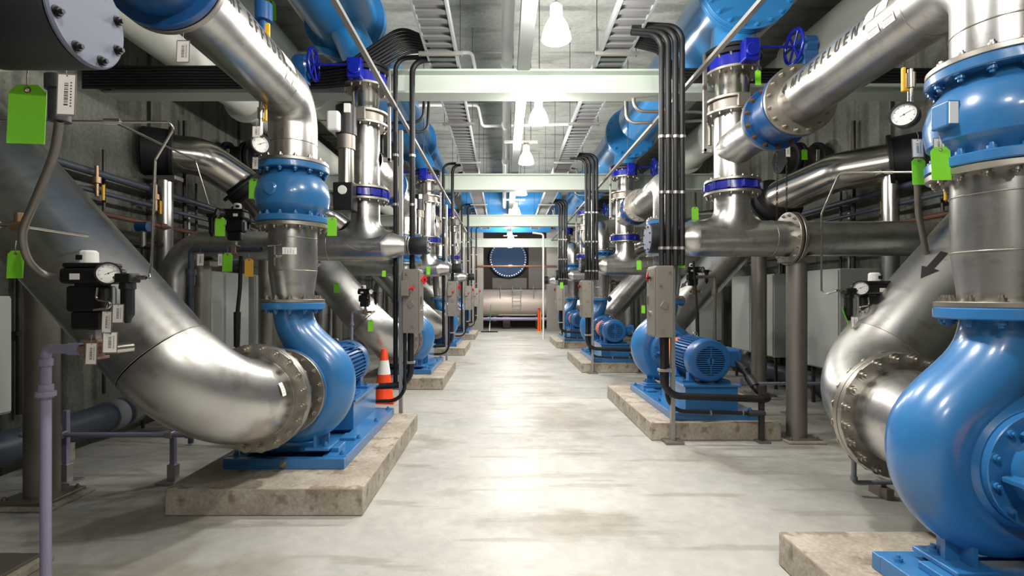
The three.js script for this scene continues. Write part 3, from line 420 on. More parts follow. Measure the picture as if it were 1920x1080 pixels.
function buildStack(U) {
  const S = (n) => Math.max(12, Math.round(n * U.seg)), L = U.side === 'L', near = U.mid, r = L ? 0.178 : 0.2, x = L ? 0.1 : -0.2, z = L ? 3.82 : 3.87, yr = L ? 2.2 : 2.24, R = r + 0.095;
  const t = thing('header_tee', `stainless tee stack with horizontal run feeding the ${U.ord} pump discharge`, 'pipe', U, 'stainless tee stacks');
  const far = L ? -2.15 : -2.75, A = V(x + (L ? 0.22 : 0.42), yr, z), cq = L ? 0.66 : 1, B = V(far, yr, z);
  part('run_pipe', sweep([A, V(x - 0.62, yr, z)], r, S(44)), M.steel, t);
  // saddle of the tee
  const rr = L ? 0.168 : 0.188; part('tee_saddle', saddle(x, yr, z, r, rr, S(48)), M.steel, t); part('riser', rod(V(x, yr + r + 0.15, z), V(x, 2.74, z), rr, rr, S(44)), M.steel, t);
  part('weld_seam', along(new THREE.TorusGeometry(r, 0.004, 6, S(40)).rotateX(PI / 2), V(x - 0.42, yr, z), V(1, 0, 0)), M.bolt, t);
  part('run_flange', [disc(R, 0.034, V(x - 0.64, yr, z), V(1, 0, 0), S(48)), disc(R, 0.034, V(x - 0.69, yr, z), V(1, 0, 0), S(48))], M.flange, t); bolts(t, V(x - 0.606, yr, z), V(1, 0, 0), r + 0.06, 14, 0.016, M.bolt, near);
  part('wafer_ring', disc(R - 0.05, 0.03, V(x - 0.74, yr, z), V(1, 0, 0), S(44)), M.chrome, t);
  part('wall_run', sweep(route([V(x - 0.68, yr, z), B, V(far - 0.05, 0.2, z)], 0.42, 14), r - 0.006, S(40)), M.steel, t);
  part('reducer', sweep([A, A.clone().add(V(0.08, 0, 0)), A.clone().add(V(0.2, 0, 0)), A.clone().add(V(0.26, 0, 0))], [r, r * 0.95, r * 0.66, r * 0.6], S(40)), M.steel, t);
  part('end_flange', [disc(0.165 * cq, 0.022, A.clone().add(V(0.26, 0, 0)), V(1, 0, 0), S(40)), disc(0.165 * cq, 0.022, A.clone().add(V(0.29, 0, 0)), V(1, 0, 0), S(40))], M.flange, t);
  const cap = part('insulated_end', lathe([[0, 0], [0.155 * cq, 0], [0.16 * cq, 0.006], [0.16 * cq, 0.2], [0.155 * cq, 0.206], [0, 0.206]], A.clone().add(V(0.312, 0, 0)), V(1, 0, 0), S(44)), M.capGrey, t, 'dark grey capped end');
  part('blind_plate', disc(0.158 * cq, 0.012, A.clone().add(V(0.519, 0, 0)), V(1, 0, 0), S(44)), M.blindGrey, t); bolts(t, A.clone().add(V(0.531, 0, 0)), V(1, 0, 0), 0.132 * cq, 8, 0.009, M.black, near);
  part('riser_flange', disc(R, 0.03, V(x, 2.72, z), UP, S(48)), M.flange, t); bolts(t, V(x, 2.72, z), V(0, -1, 0), r + 0.062, 14, 0.016, M.bolt, near);
  const b = thing('butterfly_valve', `bright blue wafer butterfly valve on the lower stack beside the ${U.ord} discharge pipe`, 'valve', U, 'lower blue butterfly valves');
  part('body', lathe([[r - 0.02, 0], [R - 0.03, 0], [R - 0.015, 0.01], [R - 0.015, 0.09], [R - 0.03, 0.1], [r - 0.02, 0.1]], V(x, 2.752, z), UP, S(48)), M.navy, b);
  for (let k = 0; k < 12; k++) { const f = k / 12 * 2 * PI; part('lug', box(-0.022, 0.022, 2.762, 2.842, -0.016, 0.016, 0.005).rotateY(f).translate(x + (R - 0.004) * Math.sin(f + PI / 2), 0, z + (R - 0.004) * Math.cos(f + PI / 2)), M.navy, b); }
  const u = thing('branch_stack', `upright stainless branch pipe between two flanges joining the ${U.ord} discharge pipe`, 'pipe', U, 'upper stainless branch stacks');
  const r2 = r - 0.01; part('lower_flange', disc(R, 0.03, V(x, 2.853, z), UP, S(48)), M.flange, u); part('riser', rod(V(x, 2.88, z), V(x, 3.62, z), r2, r2, S(44)), M.steel, u); part('upper_flange', disc(R, 0.03, V(x, 3.6, z), UP, S(48)), M.flange, u); bolts(u, V(x, 2.883, z), UP, r + 0.062, 14, 0.015, M.bolt, near); bolts(u, V(x, 3.6, z), V(0, -1, 0), r + 0.062, 14, 0.015, M.bolt, near);
  const gb = thing('butterfly_valve', `grey wafer butterfly valve with square cover between stack flanges at the ${U.ord} pump's branch`, 'valve', U, 'grey butterfly valves');
  part('body', disc(R - 0.04, 0.1, V(x, 3.634, z), UP, S(44)), M.post, gb); part('cover', box(x - 0.07, x + 0.07, 3.615, 3.755, z + (L ? 1 : -1) * (R - 0.03) - 0.04, z + (L ? 1 : -1) * (R - 0.03) + 0.04, 0.01), M.post, gb);
  part('tie_strap', [box(x + R - 0.01, x + R + 0.03, 3.2, 4.3, z - 0.02, z + 0.02, 0.006), box(x + R - 0.06, x + R + 0.03, 3.2, 3.24, z - 0.02, z + 0.02)], M.strut, gb);
  const s2 = thing('short_spool', `short bright stainless spool high on the stack by the ${U.ord} pump's branch`, 'pipe spool', U, 'upper stainless spools');
  part('lower_flange', disc(R, 0.03, V(x, 3.737, z), UP, S(48)), M.flange, s2); part('body', rod(V(x, 3.76, z), V(x, 4.06, z), r2 - 0.01, r2 - 0.01, S(44)), M.chrome, s2); part('upper_flange', disc(R, 0.03, V(x, 4.05, z), UP, S(48)), M.flange, s2); bolts(s2, V(x, 4.05, z), V(0, -1, 0), r + 0.062, 14, 0.015, M.bolt, near);
  const v2 = thing('gear_valve', `blue butterfly valve with square gear operator under the header branch, ${U.ord} pump`, 'valve', U, 'geared blue header valves');
  part('body', disc(R - 0.02, 0.12, V(x, 4.084, z), UP, S(44)), M.navy, v2);
  const gz = z + (L ? 1 : -1) * (R + 0.04); part('gearbox', [box(x - 0.12, x + 0.05, 4.06, 4.29, gz - 0.07, gz + 0.05, 0.02), disc(0.07, 0.03, V(x - 0.03, 4.16, gz + (L ? 0.05 : -0.1)), V(0, 0, 1), 28, 0.006)], M.navy, v2);
  part('operator_shaft', rod(V(x - 0.1, 4.22, gz), V(x - 0.5, 4.22, gz), 0.014), M.navy, v2);
  const hw = part('hand_wheel', [along(new THREE.TorusGeometry(0.17, 0.018, 10, 40).rotateX(PI / 2), V(x - 0.5, 4.22, gz), V(1, 0, 0)), ...[0, 1, 2].map((k) => rod(V(x - 0.5, 4.22, gz).add(V(0, Math.sin(k * PI / 3) * 0.17, Math.cos(k * PI / 3) * 0.17)), V(x - 0.5, 4.22, gz).sub(V(0, Math.sin(k * PI / 3) * 0.17, Math.cos(k * PI / 3) * 0.17)), 0.012))], M.navy, v2);
  part('actuator', [lathe([[0, 0], [0.09, 0], [0.11, 0.02], [0.11, 0.13], [0.09, 0.16], [0, 0.16]], V(x - 0.56, 4.22, gz), V(-1, 0, 0), 28), box(x - 0.72, x - 0.56, 4.0, 4.2, gz - 0.08, gz + 0.08, 0.02)], M.spoolBlue, v2);
  const f2 = 4.21; 
  // header branch and header
  const hx = L ? -0.26 : -0.24, hy = L ? 5.1 : 4.92, hd = L ? [5.01 + -1.37, 5.01 - 1.37 + 4.1] : [3.64, 7.8];
  const h = thing('blue_header', `big sky blue header pipe with flanged blind end over the ${U.ord} pump branch`, 'pipe', U, 'overhead blue headers');
  part('branch', [disc(R + 0.01, 0.05, V(x, f2, z), UP, S(48)), disc(R + 0.01, 0.04, V(x, f2 + 0.06, z), UP, S(48))], M.black, h); bolts(h, V(x, f2, z), V(0, -1, 0), r + 0.07, 14, 0.017, M.bolt, near && !L);
  part('branch_neck', rod(V(x, f2 + 0.09, z), V(hx, hy, z), r + 0.03, r + 0.03, S(40)), M.headerBlue, h);
  const ze = L ? 3.42 : 3.6, zb = ze + 4.15; part('shell', rod(V(hx, hy, ze + 0.05), V(hx, hy, zb), 0.42, 0.42, S(56)), M.headerBlue, h);
  part('blind_flange', [disc(0.51, 0.06, V(hx, hy, ze - 0.065), V(0, 0, 1), S(64)), disc(0.51, 0.06, V(hx, hy, ze + 0.005), V(0, 0, 1), S(64))], M.headerBlue, h); bolts(h, V(hx, hy, ze - 0.065), V(0, 0, -1), 0.465, 20, 0.026, M.headerBlue, near);
  part('rear_cap', new THREE.SphereGeometry(0.42, S(40), 16, 0, 2 * PI, 0, PI / 2).applyMatrix4(new THREE.Matrix4().makeScale(1, 0.5, 1)).rotateX(PI / 2).translate(hx, hy, zb), M.headerBlue, h);
  // support column under the run
  const cx = L ? -1.86 : -0.92, c = thing('support_column', `round steel support column with baseplate under the ${U.ord} tee run`, 'column', U, 'pipe support columns');
  part('shaft', rod(V(cx, 0.04, z), V(cx, yr - r - 0.06, z), 0.105, 0.105, S(32)), M.post, c); part('base_plate', box(cx - 0.18, cx + 0.18, 0.015, 0.04, z - 0.18, z + 0.18, 0.004), M.post, c); part('grout_pad', box(cx - 0.2, cx + 0.2, 0, 0.03, z - 0.22, z + 0.2, 0.008), M.plinth, c); part('saddle', box(cx - 0.16, cx + 0.16, yr - r - 0.07, yr - r - 0.01, z - 0.1, z + 0.1, 0.006), M.post, c);
  for (const [i, j] of [[-1, -1], [-1, 1], [1, -1], [1, 1]]) { const m = new THREE.Mesh(boltGeo(0.016), M.post); m.name = 'anchor_bolt'; m.position.set(cx + i * 0.145, 0.04, z + j * 0.145); c.add(m); }
  if (L && U.k) { // pneumatic actuator column in front of the left stacks
    const a = thing('valve_actuator', `black and chrome pneumatic actuator cylinder before the left stack of the ${U.ord} pump`, 'actuator', U, 'pneumatic actuators on the left stacks'), ax = x - 0.12, az = z + 0.36;
    part('cylinder', rod(V(ax, 2.78, az), V(ax, 3.24, az), 0.085, 0.085, 28), M.chrome, a); part('lower_block', box(ax - 0.12, ax + 0.1, 2.55, 2.86, az - 0.1, az + 0.1, 0.015), M.black, a); part('position_indicator', disc(0.05, 0.02, V(ax - 0.01, 2.77, az + 0.1), V(0, 0, 1), 24), M.white, a);
    part('collar', rod(V(ax, 3.24, az), V(ax, 3.4, az), 0.1, 0.1, 28), M.post, a); part('housing', rod(V(ax, 3.4, az), V(ax, 3.72, az), 0.115, 0.115, 28), M.black, a); part('switch_box', box(ax - 0.16, ax - 0.02, 3.4, 3.62, az + 0.1, az + 0.2, 0.03), M.white, a, 'pale grey limit switch box'); part('name_plate', box(ax + 0.01, ax + 0.08, 3.62, 3.72, az + 0.1, az + 0.125, 0.004), M.stickerPlain, a);
    part('bracket', box(ax - 0.05, ax + 0.06, 2.86, 2.9, z - 0.0, az), M.flange, a); part('air_regulator', [box(ax - 0.48, ax - 0.42, 3.5, 3.64, az, az + 0.06, 0.012), rod(V(ax - 0.45, 3.5, az + 0.03), V(ax - 0.45, 3.38, az + 0.03), 0.018, 0.006)], M.black, a); part('air_tube', pipe([V(ax - 0.42, 3.56, az + 0.03), V(ax - 0.25, 3.56, az + 0.03), V(ax - 0.1, 3.56, az + 0.03)], 0.02, 0.008, 8), M.chrome, a);
  }
}

function buildStation(U) {
  const L = U.side === 'L', px = 0.53, pz = -1.27, S = (n) => Math.max(8, Math.round(n * U.seg));
  const t = thing('control_station', `grey steel motor control box on a strut post beside the ${U.ord} pump`, 'control box', U, 'pump control stations');
  part('post', [box(px - 0.045, px + 0.0, 0.03, 3.6, pz - 0.025, pz + 0.025, 0.003)], M.strut, t); part('post_base', [box(px - 0.12, px + 0.08, 0, 0.03, pz - 0.1, pz + 0.1, 0.004)], M.post, t);
  const bx = px + 0.02, b = part('enclosure', box(bx, bx + 0.19, 1.16, 1.92, pz - 0.17, pz + 0.14, 0.008), M.box, t);
  part('door', box(bx + 0.19, bx + 0.205, 1.18, 1.9, pz - 0.16, pz + 0.13, 0.005), M.box, b); part('door_latch', box(bx + 0.205, bx + 0.222, 1.5, 1.6, pz + 0.06, pz + 0.08, 0.004), M.chrome, b);
  part('handle_plate', box(-0.045, 0.045, -0.045, 0.045, -0.004, 0.004, 0.003).rotateZ(PI / 4).rotateY(PI / 2 - (L ? 0.5 : 0.5)).translate(bx + 0.235, 1.8, pz - 0.02), M.red, b, 'red diamond shaped switch plate'); part('handle_spindle', rod(V(bx + 0.2, 1.8, pz - 0.02), V(bx + 0.25, 1.8, pz - 0.02), 0.014), M.black, b); part('selector_knob', rod(V(bx + 0.2, 1.42, pz), V(bx + 0.225, 1.42, pz), 0.02), M.chrome, b);
  const cz = L ? pz + 0.14 : pz - 0.17, cs = L ? 1 : -1; for (const [lx, ly, q] of [[0.1, 1.5, 0.035], [0.12, 1.24, 0.016], [0.05, 1.86, 0.014], [0.14, 1.72, 0.014]]) part('latch', box(-q, q, -q, q, -0.006, 0.006, 0.003).rotateZ(q > 0.03 ? 0.6 : 0).translate(bx + lx, ly, cz + cs * 0.004), M.post, b);
  const sb = part('stop_box', box(bx - 0.0, bx + 0.09, 1.6, 1.78, L ? pz + 0.14 : pz + 0.14, pz + 0.24, 0.006), M.box, t); part('stop_button', [rod(V(bx + 0.09, 1.69, pz + 0.19), V(bx + 0.12, 1.69, pz + 0.19), 0.012), rod(V(bx + 0.12, 1.69, pz + 0.19), V(bx + 0.14, 1.69, pz + 0.19), 0.024)], M.red, sb, 'red mushroom stop button');
  // conduits climbing to the tray
  const cr = L ? [[px - 0.1, 0.028], [px + 0.1, 0.034]] : [[px - 0.1, 0.03], [px - 0.03, 0.034], [px + 0.05, 0.034], [px + 0.12, 0.03]];
  cr.forEach(([x, r], i) => { const c = thing('power_conduit', `black conduit climbing from the ${U.ord} control box, ${['first', 'second', 'third', 'fourth'][i]} counted from the wall side`, 'conduit', U, 'black conduits above the control boxes'); const bot = L && i === 0 ? 0.5 : 1.93; part('conduit', pipe([V(x, bot, pz - 0.075 + (L && i === 0 ? 0.02 : 0)), V(x, 4.5 - i * 0.03, pz - 0.075 + (L && i === 0 ? 0.02 : 0)), V(L ? 0.95 : 0.98, 4.53 - i * 0.03, pz - 0.075)], 0.16, r, S(18)), M.cable, c); for (const y of [2.1, 2.7, 3.3]) part('clamp', rod(V(x, y, pz - 0.075 + (L && i === 0 ? 0.02 : 0)), V(x, y + 0.03, pz - 0.075 + (L && i === 0 ? 0.02 : 0)), r + 0.006), M.strut, c); });
  // motor feed cables
  const c1 = thing('motor_cable', `thick black cable looping from the control box to the ${U.ord} motor`, 'cable', U, 'thick motor feed cables');
  part('cable', pipe([V(px + 0.09, 1.16, pz - 0.03), V(px + 0.09, 0.52, pz - 0.03), V(-0.35, 0.48, pz - 0.0), V(-0.56, 0.47, pz - 0.02), V(-0.55, 0.52, -1.0), V(-0.5, 0.74, -0.76), V(-0.47, 0.8, -0.7)], [0.2, 0.2, 0.12, 0.1, 0.12, 0.05], 0.038, S(20)), M.cable, c1);
  part('gland', [rod(V(-0.52, 0.72, -0.78), V(-0.46, 0.81, -0.69), 0.05), rod(V(-0.545, 0.56, -0.96), V(-0.52, 0.65, -0.86), 0.052)], M.darkGrey, c1); part('clamp', box(px - 0.0, px + 0.14, 0.78, 0.81, pz - 0.08, pz + 0.02, 0.004), M.strut, c1);
  const c2 = thing('signal_cable', `thinner black cable clipped low in front of the ${U.ord} baseplate`, 'cable', U, 'thin motor cables');
  part('cable', pipe([V(px + 0.03, 1.16, pz + 0.03), V(px + 0.03, 0.34, pz + 0.03), V(-0.3, 0.32, pz - 0.0), V(-0.5, 0.32, pz)], 0.2, 0.022, S(14)), M.cable, c2); part('gland', rod(V(-0.32, 0.32, pz), V(-0.49, 0.32, pz), 0.034), M.darkGrey, c2); for (const x of [0.1, -0.25]) part('tie', rod(V(x, 0.325, pz), V(x - 0.012, 0.325, pz), 0.028), M.strut, c2);
  const sp = thing('cable_stub_post', `short grey strut stub holding cable ends beside the ${U.ord} plinth`, 'strut', U, 'cable stub posts'); part('post', box(-0.5, -0.45, 0.02, 0.62, pz + 0.0, pz + 0.05, 0.003), M.darkStrut, sp); part('foot', box(-0.54, -0.41, 0, 0.02, pz - 0.06, pz + 0.065), M.post, sp);
}
for (const U of UNITS) { buildPump(U); buildSuction(U); buildDischarge(U); if (true) buildStack(U); buildStation(U); }

// ------------------------------------------------------------------ long runs beside and above the rows
for (const [x, y, nm] of [[-1.3, 3.86, 'left'], [2.05, 3.92, 'right']]) {
  const t = thing('strut_rail', `long perforated steel strut rail running above the ${nm} row stacks`, 'strut', null, 'long strut rails'); part('channel', [box(x - 0.022, x + 0.022, y, y + 0.004, -22.8, 1.5), box(x - 0.022, x - 0.018, y, y + 0.042, -22.8, 1.5), box(x + 0.018, x + 0.022, y, y + 0.042, -22.8, 1.5)], M.strut, t);
  const rods = [-3.2, -8.4, -13.2, -18.4]; for (const z of rods) part('threaded_rod', rod(V(x, y + 0.02, z), V(x, YC, z), 0.006, 0.006, 6), M.darkStrut, t);
  for (let k = 0; k < (nm === 'left' ? 3 : 3); k++) { // flexible conduits dropping from the tray to valves
    const d = (nm === 'left' ? 7.0 : 6.6) + 5.01 * k, s = nm === 'left' ? -1 : 1, x0 = nm === 'left' ? -0.95 : 1.55, xe = nm === 'left' ? -1.7 : 2.75;
    for (const j of [0, 1]) solo('flexible_conduit', `grey flexible conduit looping from the ${nm} tray over the strut rail, ${['first', 'second', 'third', 'fourth'][k]} pair, ${j ? 'farther' : 'nearer'} one`, 'conduit', pipe([V(x0, 4.5, -d - j * 0.4), V(x0 + s * 0.12, 4.48, -d - j * 0.4), V(x0 + s * 0.14, 3.98 - j * 0.02, -d - j * 0.4), V(xe - s * 0.25, 3.97 - j * 0.02, -d - j * 0.3), V(xe, 3.94, -d - j * 0.2), V(xe, 3.6, -d - j * 0.2)], 0.14, 0.021, 10), nm === 'left' ? M.cable : M.post, null, `flexible conduits on the ${nm}`);
  }
}
{ // cream mains
  const mk = (x, y, r, z0, z1, label, caps) => { const t = thing('cream_main', label, 'pipe'); part('shell', rod(V(x, y, z0), V(x, y, z1), r, r, 48), M.cream, t); part('end_cap', new THREE.SphereGeometry(r, 40, 14, 0, 2 * PI, 0, PI / 2).applyMatrix4(new THREE.Matrix4().makeScale(1, 0.35, 1)).rotateX(PI / 2).translate(x, y, z0), M.cream, t); for (const z of caps) part('flange', disc(r + 0.09, 0.06, V(x, y, z), V(0, 0, 1), 48), M.cream, t); return t; };
  const t1 = mk(4.5, 5.05, 0.36, -3.2, -22.9, 'large cream main pipe running high along the right wall', [-7.6, -12.6, -17.6]);
  decal('star_mark', t1, V(4.5, 5.05, -9.2), V(0, 0, 1), 0.36, V(-1, -0.9, 0), 0.2, 0.2, ink(64, 64, (x) => { x.clearRect(0, 0, 64, 64); x.fillStyle = '#3a3d3b'; x.beginPath(); for (let k = 0; k < 10; k++) { const a = k * PI / 5, q = k % 2 ? 13 : 30; x.lineTo(32 + q * Math.sin(a), 32 - q * Math.cos(a)); } x.fill(); }));
  mk(-3.5, 5.35, 0.3, -5.2, -22.9, 'cream main pipe with rounded end high above the left row', [-9.3, -14.3]);
  const t3 = mk(-4.1, 4.72, 0.26, -4.6, -22.9, 'cream pipe lettered POUR low on the upper left wall', [-8.2, -13.2]); decal('pipe_lettering', t3, V(-4.1, 4.72, -7.6), V(0, 0, -1), 0.26, V(1, -0.1, 0), 0.8, 0.14, M.pour);
  const t4 = mk(2.9, 5.6, 0.2, -2.0, -22.9, 'slim white main above the right blue headers', [-6, -11]);
}
{ // blue cross headers in the far bays and the far blind flange
  [[19, 5.15, 0.6], [22.75, 4.92, 0.5]].forEach(([d, y, r], k) => solo('blue_cross_header', `blue cross pipe spanning the aisle overhead, ${k ? 'farther' : 'nearer'} one`, 'pipe', [rod(V(-1.5, y, -d), V(2.1, y, -d), r, r, 48)], M.headerBlue, null, 'blue cross pipes'));
  const t = thing('blind_flange', 'big round blue blind flange on the far wall ringed with bolts', 'flange'), c = V(0.27, 3.54, ZF + 0.35);
  part('disc', [disc(0.98, 0.12, c, V(0, 0, 1), 72), rod(V(c.x, c.y, ZF - 0.02), c, 0.85, 0.85, 56)], M.discBlue, t); bolts(t, c.clone().add(V(0, 0, 0.12)), V(0, 0, 1), 0.9, 44, 0.03, M.bolt, false);
}
// ------------------------------------------------------------------ far end
{
  const t = thing('storage_tank', 'beige horizontal storage tank lying across the far end of the aisle', 'tank'), z = -25.2, r = 0.66, y = 1.27;
  part('shell', rod(V(-4.2, y, z), V(4.6, y, z), r, r, 64), M.tank, t); for (const x of [-0.25, 0.9]) part('band', rod(V(x, y, z), V(x + 0.05, y, z), r + 0.012, r + 0.012, 56), M.tank, t);
  part('saddle', box(0.0, 0.35, 0, 0.8, z - 0.3, z + 0.3), M.brown, t); part('saddle', box(-2.4, -2.1, 0, 0.8, z - 0.3, z + 0.3), M.brown, t); part('saddle', box(1.6, 1.9, 0, 0.8, z - 0.3, z + 0.3), M.brown, t);
  const l = thing('tank_ladder', 'small steel ladder with handrails fixed to the beige tank', 'ladder'); for (const x of [0.45, 0.85]) part('rail', rod(V(x, 0.9, z + 0.72), V(x, 2.05, z + 0.62), 0.018), M.strut, l); for (let k = 0; k < 6; k++) part('rung', rod(V(0.45, 1.0 + k * 0.18, z + 0.715 - k * 0.013), V(0.85, 1.0 + k * 0.18, z + 0.715 - k * 0.013), 0.013), M.strut, l); part('handrail', [pipe([V(-0.12, 1.5, z + 0.7), V(-0.12, 2.1, z + 0.62), V(-0.12, 2.1, z)], 0.04, 0.016, 10), pipe([V(1.45, 1.5, z + 0.7), V(1.45, 2.1, z + 0.62), V(1.45, 2.1, z)], 0.04, 0.016, 10), rod(V(-0.12, 1.85, z + 0.68), V(1.45, 1.85, z + 0.68), 0.014)], M.strut, l); part('step', box(-0.2, 1.6, 0.68, 0.72, z + 0.66, z + 0.82), M.strut, l);
  solo('far_pipe', 'lavender plastic pipe crossing low before the beige tank', 'pipe', [pipe([V(-0.92, 0.55, -23.4), V(2.02, 0.55, -23.4)], 0.1, 0.075, 18), rod(V(-0.7, 0.55, -23.4), V(-0.55, 0.55, -23.4), 0.095), rod(V(-0.45, 0.55, -23.4), V(-0.3, 0.55, -23.4), 0.095)], M.pvc);
  solo('far_pipe', 'copper coloured pipe crossing high before the far wall', 'pipe', [pipe([V(-1.2, 2.95, -23.16), V(2.4, 2.95, -23.16)], 0.1, 0.045, 14), rod(V(0.25, 2.95, -23.16), V(0.42, 2.95, -23.16), 0.09)], M.copper);
  struct('wall_far_panel', [box(-0.55, 1.25, 1.98, 2.55, ZF, ZF + 0.1), box(1.35, 2.4, 1.98, 4.2, ZF, ZF + 0.1), box(-2.0, -1.0, 1.98, 4.2, ZF, ZF + 0.1)], M.greyWall);
  const q = thing('floor_squeegee', 'green handled floor squeegee leaning at the far end', 'squeegee'), qx = -0.6; part('handle', rod(V(qx, 0.06, -22.6), V(qx + 0.06, 1.2, -23.1), 0.016), M.greenHandle, q); part('blade', box(qx - 0.38, qx + 0.38, 0, 0.05, -22.62, -22.56), M.rubber, q); part('socket', rod(V(qx, 0.04, -22.6), V(qx + 0.02, 0.4, -22.74), 0.06, 0.02), M.strut, q);
  const c = thing('barrier_post', 'slim orange barrier post with yellow strap standing near the tank', 'barrier post'), cx = 1.6; part('post', rod(V(cx, 0.03, -22.8), V(cx, 1.0, -22.8), 0.07, 0.045), M.cone, c); part('foot', box(cx - 0.12, cx + 0.12, 0, 0.04, -22.92, -22.68, 0.01), M.yellow, c); part('strap', box(cx + 0.05, cx + 0.1, 0.05, 0.9, -22.82, -22.78), M.yellow, c); part('cap', rod(V(cx, 1.0, -22.8), V(cx, 1.06, -22.8), 0.05), M.red, c);
  solo('standpipe', 'thin white standpipe beside the right row near the far end', 'pipe', pipe([V(1.5, 0, -19.0), V(1.5, 3.9, -19), V(1.1, 3.95, -19)], 0.1, 0.035, 12), M.white);
}
// traffic cone between the first two left pumps
{
  const t = thing('traffic_cone', 'orange traffic cone with white band behind the nearest left pump', 'traffic cone'), x = -1.8, z = -7.75;
  part('base', box(x - 0.19, x + 0.19, 0, 0.035, z - 0.19, z + 0.19, 0.012), M.cone, t); part('body', lathe([[0.15, 0.03], [0.14, 0.05], [0.103, 0.36], [0.045, 0.78], [0.035, 0.8], [0, 0.8]], V(x, 0, z), UP, 32), M.cone, t); part('reflective_band', lathe([[0.098, 0.42], [0.068, 0.63]], V(x, 0, z), UP, 32), M.white, t);
}
// ------------------------------------------------------------------ wall equipment
function column(x, d, h, lb) { const c = thing('support_column', lb, 'column'); part('shaft', rod(V(x, 0.05, -d), V(x, h, -d), 0.112, 0.112, 36), M.post, c); part('grout_pad', box(x - 0.25, x + 0.25, 0, 0.03, -d - 0.22, -d + 0.22, 0.01), M.plinth, c); part('base_plate', box(x - 0.2, x + 0.2, 0.03, 0.055, -d - 0.18, -d + 0.18, 0.004), M.post, c); for (const [i, j] of [[-1, -1], [-1, 1], [1, -1], [1, 1]]) { const m = new THREE.Mesh(boltGeo(0.018), M.post); m.name = 'anchor_bolt'; m.position.set(x + i * 0.16, 0.055, -d + j * 0.14); c.add(m); } }
const cabinets = [['L', 4.3], ['L', 7.7], ['L', 8.5], ['L', 9.5], ['L', 12.6], ['L', 13.6], ['R', 4.95], ['R', 7.4], ['R', 9.1], ['R', 9.93], ['R', 12.5]];
cabinets.forEach(([s, d], k) => {
  const L = s === 'L', xf = L ? -4.4 : 4.6, xb = L ? XL + 0.16 : XR - 0.3, n = ['first', 'second', 'third', 'fourth', 'fifth', 'sixth'][cabinets.slice(0, k).filter((q) => q[0] === s).length], t = thing('filter_cabinet', `pale grey upright cabinet on legs by the ${L ? 'left' : 'right'} wall, ${n} from the camera`, 'cabinet', null, 'pale wall cabinets');
  const a = Math.min(xf, xb), b = Math.max(xf, xb), dw = L && k === 0 ? 0.3 : 0.38; part('body', box(a + 0.02, b - 0.02, 0.55, k === 0 ? 1.6 : 1.98, -d - dw, -d + dw, 0.01), M.panel, t); part('door', box(L ? b - 0.02 : a, L ? b : a + 0.02, 0.57, k === 0 ? 1.58 : 1.96, -d - dw + 0.015, -d + dw - 0.015, 0.006), M.panel, t);
  for (const x of [a + 0.08, b - 0.08]) for (const z of [-d - dw + 0.06, -d + dw - 0.06]) part('leg', box(x - 0.02, x + 0.02, 0, 0.56, z - 0.02, z + 0.02), M.darkStrut, t);
});
